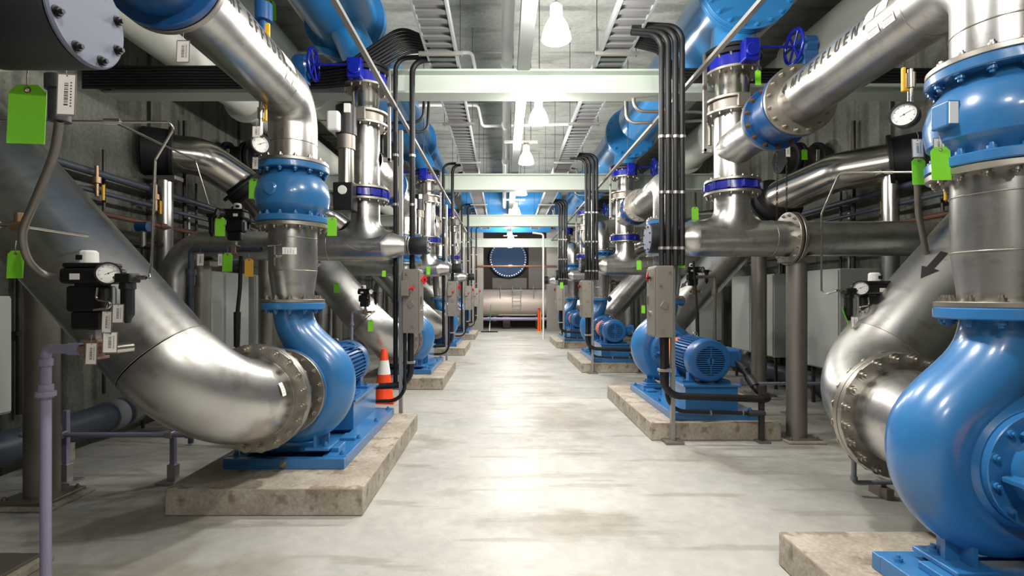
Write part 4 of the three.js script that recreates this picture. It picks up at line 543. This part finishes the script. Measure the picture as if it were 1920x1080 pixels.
for (const [s, X, nm] of [[1, XL, 'left'], [-1, XR, 'right']]) {
  [[3.05, 0.045, M.pvcDark], [2.82, 0.028, M.pvcDark], [2.3, 0.022, M.darkStrut], [2.55, 0.03, M.copper]].forEach(([y, r, m], i) => { const t = thing('wall_pipe', `horizontal ${['thick dark', 'thin dark', 'lowest thin', 'brown'][i]} pipe run along the ${nm} wall`, 'pipe', null, `pipe runs on the ${nm} wall`); part('pipe', rod(V(X + s * (0.22 + 0.05 * i), y, 3), V(X + s * (0.22 + 0.05 * i), y - 0.01, -22.8), r, r, 12), m, t); for (let k = 0; k < 8; k++) part('coupling', rod(V(X + s * (0.22 + 0.05 * i), y, -1.5 - 2.7 * k), V(X + s * (0.22 + 0.05 * i), y, -1.62 - 2.7 * k), r * 1.35, r * 1.35, 12), m, t); });
  // vertical conduits and small valve stations on the wall
  [4.3, 5.2, 6.3, 7.9, 8.2, 9.9, 11.7, 14.2].forEach((d, i) => { const t = thing('wall_conduit', `dark vertical conduit clamped to the ${nm} wall, ${['first', 'second', 'third', 'fourth', 'fifth', 'sixth', 'seventh', 'eighth'][i]} from the camera`, 'conduit', null, `vertical conduits on the ${nm} wall`); const x = X + s * 0.09; part('conduit', rod(V(x, 0.4, -d), V(x, i % 3 ? 3.4 : 4.3, -d), i % 2 ? 0.03 : 0.02, i % 2 ? 0.03 : 0.02, 10), M.darkStrut, t); if (i % 2) part('conduit', rod(V(x, 0.9, -d - 0.1), V(x, 2.9, -d - 0.1), 0.02, 0.02, 10), M.strut, t); for (const y of [1.2, 2.6]) part('clamp', box(Math.min(X, x + s * 0.03), Math.max(X, x + s * 0.03), y, y + 0.04, -d - 0.14, -d + 0.06), M.darkStrut, t); });
  [5.9, 6.9, 9.2].forEach((d, i) => { const t = thing('sample_valve', `small brass sample valve with yellow lever on the ${nm} wall, ${['first', 'second', 'third'][i]} from the camera`, 'valve', null, `sample valves on the ${nm} wall`); const x = X + s * 0.32; part('body', [rod(V(x, 2.75, -d), V(x, 3.1, -d), 0.02), rod(V(x, 2.9, -d), V(x, 2.97, -d), 0.045), rod(V(X, 2.85, -d), V(x, 2.85, -d), 0.02)], M.brass, t); part('lever', box(x - 0.01, x + 0.01, 2.72, 2.9, -d - 0.11, -d - 0.08, 0.004), M.yellow, t); });
  // flanged nozzle in the wall
  const t = thing('wall_nozzle', `dark flanged pipe nozzle high in the ${nm} wall`, 'nozzle'), y = nm === 'left' ? 4.0 : 3.9, d = nm === 'left' ? 9.0 : 8.7; part('pipe', rod(V(X - s * 0.02, y, -d), V(X + s * 0.75, y, -d), 0.22, 0.22, 36), M.darkStrut, t); for (const q of [0.16, 0.48, 0.58]) part('flange', disc(0.3, 0.06, V(X + s * q, y, -d), V(s, 0, 0), 36), M.capGrey, t); part('end', disc(0.22, 0.06, V(X + s * 0.75, y, -d), V(s, 0, 0), 36), M.capGrey, t); part('latch', box(X + s * 0.3 - 0.03, X + s * 0.3 + 0.03, y - 0.12, y + 0.12, -d + 0.22, -d + 0.26, 0.01), M.chrome, t);
  // column carrying the bend to the wall
  const cx = nm === 'left' ? -4.7 : 5.16, cd = nm === 'left' ? 7.12 : 6.82, c = thing('bend_column', `polished round column under the ${nm} wall bend of suction pipe`, 'column'); part('shaft', rod(V(cx, 0.03, -cd), V(cx, 3.2, -cd), 0.1, 0.1, 32), M.steel, c); part('base_plate', box(cx - 0.17, cx + 0.17, 0, 0.03, -cd - 0.17, -cd + 0.17), M.post, c); part('saddle', box(cx - 0.2, cx + 0.2, 3.2, 3.26, -cd - 0.1, -cd + 0.1, 0.01), M.post, c);
  if (nm === 'left') [[-3.6, 4.0, 2.35, 'stout steel column with bolted foot behind the nearest left suction pipe'], [-3.58, 7.75, 2.6, 'dark round column behind the nearest left pump']].forEach(([x, d, h, lb]) => column(x, d, h, lb)); else column(4.05, 8.1, 2.75, 'grey round column behind the second right suction pipe');
  // fat drain main on the floor
  const f = thing('drain_main', `dark plastic drain main lying along the floor by the ${nm} wall`, 'pipe'), fx = X + s * 0.62; part('pipe', rod(V(fx, 0.26, 2.5), V(fx, 0.26, -22.5), 0.15, 0.15, 32), M.pvcDark, f); for (const z of [-3.2, -5.65, -5.9, -9.3, -9.6, -13]) part('coupling', rod(V(fx, 0.26, z), V(fx, 0.26, z - 0.16), 0.172, 0.172, 32), M.pvcBand, f); for (const z of [-2, -5.0, -8, -11, -14]) part('saddle', box(fx - 0.17, fx + 0.17, 0, 0.16, z - 0.04, z + 0.04), M.plinth, f);
  // low drain line on strut stands
  const dx = nm === 'left' ? 1 : -1, lx0 = X + s * 0.9, lx1 = nm === 'left' ? -2.62 : 3.2, ld = nm === 'left' ? 4.35 : 6.9;
  solo('drain_line', `lavender plastic drain line on strut stands across the ${nm} side`, 'pipe', [pipe([V(lx0, 0.42, -ld), V(lx1, 0.42, -ld), V(lx1, 0.5, -ld)], 0.02, 0.022, 12), rod(V(lx1 - s * 0.07, 0.42, -ld), V(lx1 + s * 0.0, 0.42, -ld), 0.03), rod(V(lx1, 0.4, -ld), V(lx1, 0.5, -ld), 0.03)], M.pvc);
  [[nm === 'left' ? -2.83 : 3.9, 0], [nm === 'left' ? -3.75 : 4.5, 1]].forEach(([x, i]) => { const q = thing('pipe_stand', `slotted strut stand carrying the ${nm} lavender drain line, ${i ? 'outer' : 'inner'} one`, 'pipe stand', null, 'drain line stands'); part('post', [box(x - 0.02, x + 0.02, 0.02, 0.62, -ld - 0.065, -ld - 0.025, 0.003)], M.pvc, q); part('boot', box(x - 0.035, x + 0.035, 0.0, 0.16, -ld - 0.08, -ld - 0.01, 0.006), M.strut, q); part('foot', box(x - 0.1, x + 0.1, 0, 0.02, -ld - 0.12, -ld + 0.04), M.strut, q); part('clamp', box(x - 0.03, x + 0.03, 0.395, 0.45, -ld - 0.03, -ld + 0.03, 0.008), M.strut, q); });
}
// black cable bundle leaving the left tray along the nearest beam
{ for (let k = 0; k < 8; k++) solo('power_cable', `black power cable in the bundle clipped along the nearest beam, ${['top', 'second', 'third', 'fourth', 'fifth', 'sixth', 'seventh', 'bottom'][k]} one`, 'cable', pipe([V(-0.85, 4.5 + 0.0 * k, -5.75 - k * 0.045), V(-1.15, 4.62 - 0.02 * k, -5.75 - k * 0.045), V(-1.75, 4.28 - k * 0.034, -5.85 - k * 0.01), V(-2.1, 4.27 - k * 0.034, -5.97), V(-4.9, 4.27 - k * 0.034, -5.97)], 0.25, 0.017, 10), M.cable, null, 'black cables along the nearest beam');
  for (let k = 0; k < 5; k++) solo('power_cable', `black power cable crossing to the right along the nearest beam, ${['top', 'second', 'middle', 'fourth', 'bottom'][k]} one`, 'cable', pipe([V(1.5, 4.5, -5.75 - k * 0.045), V(1.8, 4.5 - 0.02 * k, -5.8 - k * 0.03), V(2.0, 4.24 - k * 0.036, -5.97), V(5.4, 4.24 - k * 0.036, -5.97)], 0.15, 0.017, 10), M.cable, null, 'black cables along the nearest beam on the right'); }

// ------------------------------------------------------------------ instruments
function gauge(parent, c, dir, r = 0.06, depth = 0.1) {
  const d = dir.clone().normalize(); const g = part('gauge_case', [lathe([[0, 0], [r * 0.9, 0], [r, 0.01], [r, depth], [r * 1.08, depth], [r * 1.08, depth + 0.012], [r * 0.92, depth + 0.012], [r * 0.92, depth - 0.004]], c.clone().addScaledVector(d, -depth), d, 32)], M.black, parent, 'black pressure gauge case');
  const f = new THREE.CircleGeometry(r * 0.93, 32); f.applyQuaternion(new THREE.Quaternion().setFromUnitVectors(V(0, 0, 1), d)); f.translate(c.x + d.x * 0.001, c.y + d.y * 0.001, c.z + d.z * 0.001); part('gauge_dial', f, M.gauge, g); return g;
}
function actuatorValve(label, c, s, mir, withPvc, pvcMat = M.pvc) {          // pneumatic ball valve with positioner, filter regulator and gauge; c = centre of the black body
  const t = thing('actuated_valve', label, 'valve', null, 'small actuated sample valves'), q = (x, y, z) => V(c.x + x * s * mir, c.y + y * s, c.z + z * s);
  const bx = (x0, x1, y0, y1, z0, z1, b = 0.006) => { const p = q(x0, y0, z0), r = q(x1, y1, z1); return box(Math.min(p.x, r.x), Math.max(p.x, r.x), p.y, r.y, p.z, r.z, b * s); };
  part('actuator_body', [bx(-0.11, 0.08, -0.06, 0.07, -0.05, 0.05, 0.015), bx(-0.09, 0.06, -0.15, -0.06, -0.045, 0.045, 0.012), bx(-0.07, 0.05, 0.06, 0.09, -0.045, 0.045, 0.004), bx(-0.12, -0.1, -0.05, 0.05, -0.03, 0.03, 0.01)], M.black, t); part('positioner', [bx(-0.13, 0.12, 0.08, 0.16, -0.07, 0.07, 0.02), bx(-0.12, 0.1, 0.16, 0.185, -0.06, 0.06, 0.01)], M.black, t); part('positioner_label', bx(-0.07, -0.02, 0.1, 0.13, 0.07, 0.072, 0.001), M.stickerPlain, t);
  part('beacon_cap', lathe([[0, 0.065], [0.03, 0.065], [0.04, 0.055], [0.042, 0]].map(([a, b]) => [a * s, b * s]), q(-0.03, 0.185, 0), UP, 28), M.white, t, 'white indicator cap'); part('beacon_window', bx(-0.065, -0.03, 0.2, 0.225, 0.022, 0.043, 0.003), M.black, t);
  gauge(t, q(0.13, 0.13, 0.08), V(0.55 * mir, -0.02, 0.85), 0.052 * s, 0.1 * s);
  const rg = part('filter_regulator', [bx(0.17, 0.25, 0.085, 0.13, 0.02, 0.1, 0.008), lathe([[0, 0], [0.035, 0], [0.037, -0.03], [0.03, -0.035], [0.03, -0.16], [0.02, -0.175], [0.012, -0.2], [0, -0.2]].map(([a, b]) => [a * s, b * s]), q(0.21, 0.085, 0.06), UP, 24)], M.black, t); part('regulator_fitting', rod(q(0.25, 0.11, 0.06), q(0.3, 0.11, 0.06), 0.011 * s), M.chrome, t); part('air_pipe', [rod(q(0.1, 0.11, 0.06), q(0.18, 0.11, 0.06), 0.012 * s), sweep(route([q(0.06, 0.06, 0.06), q(0.06, 0.0, 0.07), q(0.13, -0.01, 0.07), q(0.13, -0.04, 0.07), q(0.05, -0.05, 0.07)], 0.02 * s), 0.006 * s, 10)], M.chrome, t);
  part('bracket', [bx(-0.02, 0.02, -0.2, -0.15, -0.02, 0.02, 0.003), bx(0.06, 0.09, -0.12, 0.07, -0.02, 0.0, 0.003)], M.strut, t);
  part('ball_valve', [bx(-0.03, 0.03, -0.3, -0.2, -0.035, 0.035, 0.01), rod(q(-0.07, -0.25, 0), q(0.11, -0.25, 0), 0.024 * s), bx(-0.045, 0.045, -0.3, -0.285, -0.04, 0.04, 0.003), bx(-0.045, 0.045, -0.215, -0.2, -0.04, 0.04, 0.003)], M.bronze, t); part('end_nipple', rod(q(0.1, -0.25, 0), q(0.15, -0.245, -0.06), 0.026 * s), M.chrome, t);
  if (withPvc) { const v = solo('drain_riser', withPvc, 'pipe', [pipe([q(-0.07, -0.25, 0), q(-0.25, -0.25, 0), V(q(-0.25, 0, 0).x, 0.02, c.z)], 0.03 * s, 0.024 * s, 18), rod(q(-0.13, -0.25, 0), q(-0.07, -0.25, 0), 0.031 * s), rod(q(-0.25, -0.3, 0), q(-0.25, -0.335, 0), 0.031 * s), rod(q(-0.25, -0.43, 0), q(-0.25, -0.5, 0), 0.033 * s), rod(q(-0.25, -0.465, 0), q(-0.25, -0.49, 0), 0.044 * s)], pvcMat); }
  return { t, q };
}
const nearL = actuatorValve('black actuated valve with white cap before the nearest left suction pipe', at(178, 562, 2.6), 1.0, 1, 'lavender plastic drain pipe dropping from the nearest left actuated valve');
solo('sensing_tube', 'thin bright steel tube bending down beside the nearest left suction pipe', 'tube', [pipe([at(-40, 226, 2.45), at(333, 229, 2.65), at(291, 300, 2.65), at(284, 500, 2.65), at(280, 522, 2.65), nearL.q(0.3, 0.11, 0.06)], 0.03, 0.0065, 10), rod(at(195, 227.4, 2.56), at(225, 227.8, 2.58), 0.014)], M.chrome);
solo('sensing_tube', 'thin steel tube slanting down to the actuated valve by the left riser', 'tube', pipe([at(222, 232, 2.6), at(366, 300, 5.5), at(392, 385, 5.6), at(418, 393, 5.6)], 0.03, 0.008, 8), M.chrome);
solo('flexible_conduit', 'grey flexible conduit curving down to the nearest left actuated valve', 'conduit', sweep(new THREE.CatmullRomCurve3([at(112, 225, 2.2), at(100, 290, 2.3), at(64, 380, 2.4), at(42, 440, 2.45), at(55, 490, 2.5), at(85, 515, 2.58), nearL.q(-0.13, 0.11, 0)]).getPoints(40), 0.017, 14), M.post);
{ const b = solo('conduit_body', 'dark conduit fitting above the grey flexible conduit at upper left', 'conduit', [rod(at(112, 228, 2.2), at(112, 170, 2.2), 0.04), rod(at(112, 170, 2.2), at(112, 145, 2.2), 0.052)], M.darkGrey);
  const t = thing('tube_fitting', 'brass fitting on a short tube left of the nearest left suction pipe', 'fitting'); const c = at(36, 424, 2.7); part('body', [rod(c.clone().add(V(-0.03, 0, 0)), c.clone().add(V(0.03, 0, 0)), 0.028), rod(c.clone().add(V(0, 0, 0)), c.clone().add(V(0, 0.07, 0)), 0.022)], M.brass, t); part('tube', pipe([c.clone().add(V(-0.3, 0.02, 0)), c, c.clone().add(V(0.12, -0.02, -0.3))], 0.03, 0.01, 10), M.chrome, t); }
const midL = actuatorValve('black actuated valve with white cap left of the nearest left riser', at(440, 425, 5.5), 1.0, -1, null);
solo('drain_riser', 'grey plastic drain pipe beside the second left tee run', 'pipe', [pipe([at(490, 468, 5.5), at(358, 468, 5.5), V(at(358, 468, 5.5).x, 0.02, -5.5)], 0.05, 0.028, 14), rod(at(358, 505, 5.5), at(358, 516, 5.5), 0.052), rod(at(358, 516, 5.5), at(358, 535, 5.5), 0.04)], M.pvcDark);
solo('drop_cable', 'dark cord with moulded sleeve hanging by the nearest left riser', 'cable', [pipe([at(452, 480, 5.4), at(450, 540, 5.4), at(445, 590, 5.4), V(at(444, 700, 5.4).x, 0, -5.4)], 0.3, 0.02, 12), rod(at(445, 585, 5.4), at(444, 650, 5.4), 0.036, 0.03)], M.cable);
const secL = actuatorValve('black actuated valve before the second left suction pipe', at(685, 560, 7.6), 0.8, 1, 'lavender plastic drain pipe dropping below the second left actuated valve');
const nearR = actuatorValve('black actuated valve with gauge behind the nearest right suction pipe', at(1632, 572, 3.95), 1.0, -1, null);
solo('sensing_tube', 'thin steel tube crossing behind the nearest right check valve', 'tube', [pipe([at(1830, 322, 3.2), at(1575, 323, 3.8), at(1541, 400, 3.9), at(1540, 555, 3.95), nearR.q(0.3, 0.11, 0.06)], 0.04, 0.0075, 10), rod(at(1660, 322.6, 3.6), at(1675, 322.4, 3.56), 0.014)], M.chrome);
solo('flexible_conduit', 'grey cord dropping behind the nearest right suction pipe', 'conduit', pipe([at(1718, 300, 3.6), at(1722, 400, 3.7), at(1738, 480, 3.8), at(1745, 600, 4.3)], 0.2, 0.02, 12), M.post);
const farR = actuatorValve('small black actuated valve under the second right tee run', at(1300, 520, 8.2), 0.9, 1, null);
solo('drain_riser', 'grey drain pipe with union beside the second right suction pipe', 'pipe', [pipe([at(1300, 520, 7.9), at(1340, 518, 7.9), V(at(1340, 518, 7.9).x, 0, -7.9)], 0.05, 0.026, 14), rod(at(1340, 540, 7.9), at(1340, 552, 7.9), 0.045)], M.post);
solo('drop_cable', 'thin cord with dark sleeve hanging behind the second right motor', 'cable', [pipe([at(1300, 490, 7.0), at(1306, 560, 7.0), at(1308, 640, 7.0)], 0.2, 0.014, 10), rod(at(1307, 585, 7), at(1308, 630, 7), 0.024)], M.cable);
// pressure gauges with isolating valves
function gaugeSet(label, top, gc, dir, r, leverSide) {
  const t = thing('pressure_gauge', label, 'gauge', null, 'pressure gauges with yellow valves'); gauge(t, gc, dir, r, r * 1.4);
  const vy = top.y; part('stem', [rod(top, V(top.x, gc.y + r * 0.9, top.z), 0.014), rod(V(top.x, (vy + gc.y) / 2 + 0.02, top.z), V(top.x, (vy + gc.y) / 2 + 0.1, top.z), 0.024)], M.chrome, t); part('neck', rod(V(top.x, gc.y + r * 0.9, top.z), V(gc.x, gc.y + r * 0.5, gc.z - r * 0.7), 0.014), M.brass, t);
  const ly = (vy + gc.y) / 2 - 0.0; part('lever', [box(top.x + leverSide * 0.04 - 0.009, top.x + leverSide * 0.04 + 0.009, ly, ly + 0.13, top.z - 0.006, top.z + 0.012, 0.005), rod(V(top.x, ly + 0.01, top.z), V(top.x + leverSide * 0.045, ly + 0.01, top.z), 0.008)], M.yellow, t); return t;
}
gaugeSet('black pressure gauge hanging under the nearest right discharge pipe', at(1707, 130, 2.75), at(1695, 215, 2.75), V(-0.75, -0.05, 0.66), 0.062, -1);
gaugeSet('black pressure gauge beside the nearest left check valve', at(489, 185, 3.9), at(488, 270, 3.9), V(0.75, -0.05, 0.66), 0.07, 1);
{ const t = thing('vent_valve', 'dark vent valve with yellow lever on top of the nearest left discharge pipe', 'valve'), c = at(494, 40, 3.6); part('body', [rod(c.clone().add(V(0, -0.12, 0)), c.clone().add(V(0, 0.1, 0)), 0.03), rod(c, c.clone().add(V(0, 0.12, 0)), 0.06)], M.spoolBlue, t); part('lever', box(c.x + 0.02, c.x + 0.05, c.y - 0.13, c.y - 0.02, c.z, c.z + 0.02, 0.005), M.yellow, t); }
{ const t = thing('wall_transmitter', 'blue pressure transmitter on a stand by the left wall', 'transmitter'), c = at(268, 425, 6.2); part('head', rod(c.clone().add(V(-0.07, 0, 0)), c.clone().add(V(0.07, 0, 0)), 0.06), M.spoolBlue, t); part('stem', rod(c, c.clone().add(V(0, -0.25, 0)), 0.03), M.strut, t); part('bracket', [rod(c.clone().add(V(-0.25, -0.22, 0)), c.clone().add(V(0.12, -0.26, 0)), 0.022), rod(c.clone().add(V(0, -0.25, 0)), V(c.x, 0, c.z), 0.02)], M.darkStrut, t); }
// gray drain elbow on the floor by the nearest right suction flange
{ const d = 4.1; solo('floor_drain_pipe', 'grey plastic drain pipe bending along the floor under the nearest right flange', 'pipe', [pipe([at(1601, 862, d), at(1601, 905, d), at(1760, 903, d - 0.1)], 0.03, 0.019, 14), rod(at(1601, 893, d), at(1601, 900, d), 0.026)], M.pvcBand);
  const t = thing('pipe_clamp_stand', 'small strut clamp holding the grey floor drain pipe', 'clamp'); const c = at(1652, 905, d); part('clamp', box(c.x - 0.025, c.x + 0.025, c.y - 0.03, c.y + 0.035, c.z - 0.03, c.z + 0.03, 0.006), M.strut, t); part('channel', box(c.x - 0.03, c.x + 0.03, 0, c.y - 0.02, c.z - 0.1, c.z + 0.1, 0.003), M.post, t); }
{ const t = thing('column_foot', 'bolted concrete column foot cut off at the lower left corner', 'column foot'), x = -2.95, z = -2.85; part('grout_pad', box(x - 0.28, x + 0.24, 0, 0.05, z - 0.25, z + 0.25, 0.01), M.plinth, t); part('base_plate', box(x - 0.24, x + 0.2, 0.05, 0.07, z - 0.2, z + 0.2, 0.004), M.post, t); const m = new THREE.Mesh(boltGeo(0.02), M.post); m.name = 'anchor_bolt'; m.position.set(x + 0.15, 0.07, z + 0.12); t.add(m); }
// hand chains of the chain operated right valves
{ const mk = (px, y0, y1, d, label) => { const g = [], a = at(px, y0, d), b = at(px, y1, d), n = Math.round((a.y - b.y) / 0.034); for (let k = 0; k < n; k++) { const q = new THREE.TorusGeometry(0.014, 0.0042, 6, 12); q.scale(0.75, 1.35, 1); if (k % 2) q.rotateY(PI / 2); q.translate(a.x, a.y - 0.017 - k * 0.034, a.z); g.push(q); } solo('hand_chain', label, 'chain', g, M.darkStrut, null, 'hand chains'); };
  mk(1475, 285, 500, 6.3, 'hand chain hanging in front of the second right wall run'); mk(1457, 285, 470, 6.5, 'thinner hand chain behind the right tee flange'); mk(640, 250, 360, 5.7, 'hand chain hanging left of the second left stack'); }

// ------------------------------------------------------------------ tags
const tagSpots = [
  ['green', 53, 215, 65, 112, 'large green inspection tag hanging at the upper left corner', 0.1], ['green', 30, 496, 31, 52, 'green inspection tag left of the nearest left suction pipe', 0], ['green', 477, 354, 18, 38, 'green inspection tag beside the nearest left check valve', 0.2], ['green', 413, 425, 16, 36, 'green tag hanging off the left wall valve regulator', 0.3], ['green', 427, 492, 19, 35, 'green tag under the actuated valve beside the left riser', 0], ['green', 623, 425, 18, 35, 'green tag right of the nearest left spool flange', 0], ['green', 647, 272, 10, 24, 'green tag on the hand chain left of the left stack', 0], ['green', 631, 540, 10, 18, 'small green tag on the upper second left suction pipe', 0], ['green', 693, 583, 9, 19, 'upper green tag on the second left actuated valve', 0], ['green', 695, 611, 10, 21, 'lower green tag on the second left actuated valve', 0], ['green', 508, 18, 12, 36, 'green tag on the vent valve of the left discharge pipe', 0.9], ['green', 803, 507, 7, 16, 'small green tag beyond the nearest left control box', 0], ['green', 720, 513, 7, 12, 'tiny green tag under the left tee run', 0],
  ['green', 1722, 322, 26, 50, 'green tag hanging below the right pressure gauge', 0], ['green', 1763, 307, 34, 63, 'wide green tag beside the nearest right check valve', -0.1], ['green', 1421, 146, 11, 28, 'green tag beside the right gear operator', 0], ['green', 1508, 290, 11, 20, 'green tag below the dark blue right spool', 0], ['green', 1303, 400, 13, 24, 'green tag left of the right tee riser', 0], ['green', 1278, 488, 13, 29, 'green tag under the right capped run end', 0], ['green', 1198, 497, 9, 18, 'green tag at the third right tee run', 0], ['green', 1206, 580, 7, 15, 'small green tag on the second right pump flange', 0], ['green', 1580, 593, 14, 34, 'curled green tag on the right filter regulator', 0.9], ['green', 1053, 535, 6, 12, 'tiny green tag at the farther right tee end', 0],
  ['amber', 467, 502, 13, 34, 'amber tag hanging beside the nearest left spool', 0.5],
  ['white', 126, 178, 32, 82, 'long grey barcode tag hanging near the upper left conduit fitting', 0.15], ['white', 344, 97, 25, 43, 'white barcode tag hanging off the dark blue left spool', 0], ['white', 222, 588, 22, 36, 'tilted white barcode tag on the nearest left actuated valve', 0], ['white', 201, 604, 19, 42, 'grey barcode tag on the nearest left actuated valve', 0], ['white', 207, 642, 25, 40, 'curling white barcode tag below the nearest left actuated valve', 0.2], ['white', 376, 487, 14, 24, 'white barcode tag on the grey drain pipe by the left tee run', 0], ['white', 413, 487, 9, 24, 'white barcode tag next to the green tag by the left tee run', 0], ['white', 481, 247, 16, 22, 'white barcode tag above the left pressure gauge', 0], ['white', 479, 306, 12, 24, 'white barcode tag above the green tag of the left check valve', 0], ['white', 637, 381, 26, 20, 'white barcode card beside the left stack', 0], ['white', 1720, 278, 22, 36, 'white barcode tag between the right gauge and its green tag', 0], ['white', 1760, 272, 22, 26, 'white barcode tag behind the wide right green tag', 0], ['white', 1477, 283, 9, 24, 'white barcode tag on the right hand chain', 0], ['white', 1602, 605, 14, 23, 'white barcode tag on the right actuated valve', 0], ['white', 172, 663, 22, 42, 'pinkish barcode tag under the nearest left ball valve', 0],
];
const tagDepth = {"left wall valve regulator": 5.42, "actuated valve beside the left riser": 5.42, "nearest left spool flange": 4.28, "hand chain left of the left stack": 5.68, "tiny green tag under the left tee run": 6.05, "below the right pressure gauge": 2.78, "beside the nearest right check valve": 2.42, "beside the right gear operator": 5.4, "below the dark blue right spool": 5.2, "second right pump flange": 7.2, "right filter regulator": 3.88, "amber tag": 5.38, "grey drain pipe by the left tee run": 5.46, "next to the green tag by the left tee run": 5.4, "above the left pressure gauge": 3.84, "green tag of the left check valve": 4.1, "card beside the left stack": 5.66, "right gauge and its green tag": 2.74, "behind the wide right green tag": 2.46, "on the right hand chain": 6.27, "on the right actuated valve": 3.86, "beside the nearest left check valve": 4.25};   // where the thing a tag hangs on is known, its own distance
for (const [kind, px, py, w, h, label, turn] of tagSpots) {
  const real = kind === 'white' ? 0.065 : 0.078; let s = w / real; if (label.includes('tilted') || label.includes('nearest left actuated') || label.includes('ball valve')) s = 960 / 2.5; if (label.includes('green inspection tag left')) s = 960 / 2.62;
  const known = Object.keys(tagDepth).find((k) => label.includes(k)), d = known ? tagDepth[known] : Math.min(12, Math.max(0.95, FOCAL / s)), p = at(px, py, d); hangTag(kind, p, w * d / FOCAL / Math.max(0.5, Math.cos(turn)), h * d / FOCAL, label, turn, kind === 'green' && label.includes('curled') ? 0.3 : 0.05);
}
settle();
renderer.render(scene, camera);
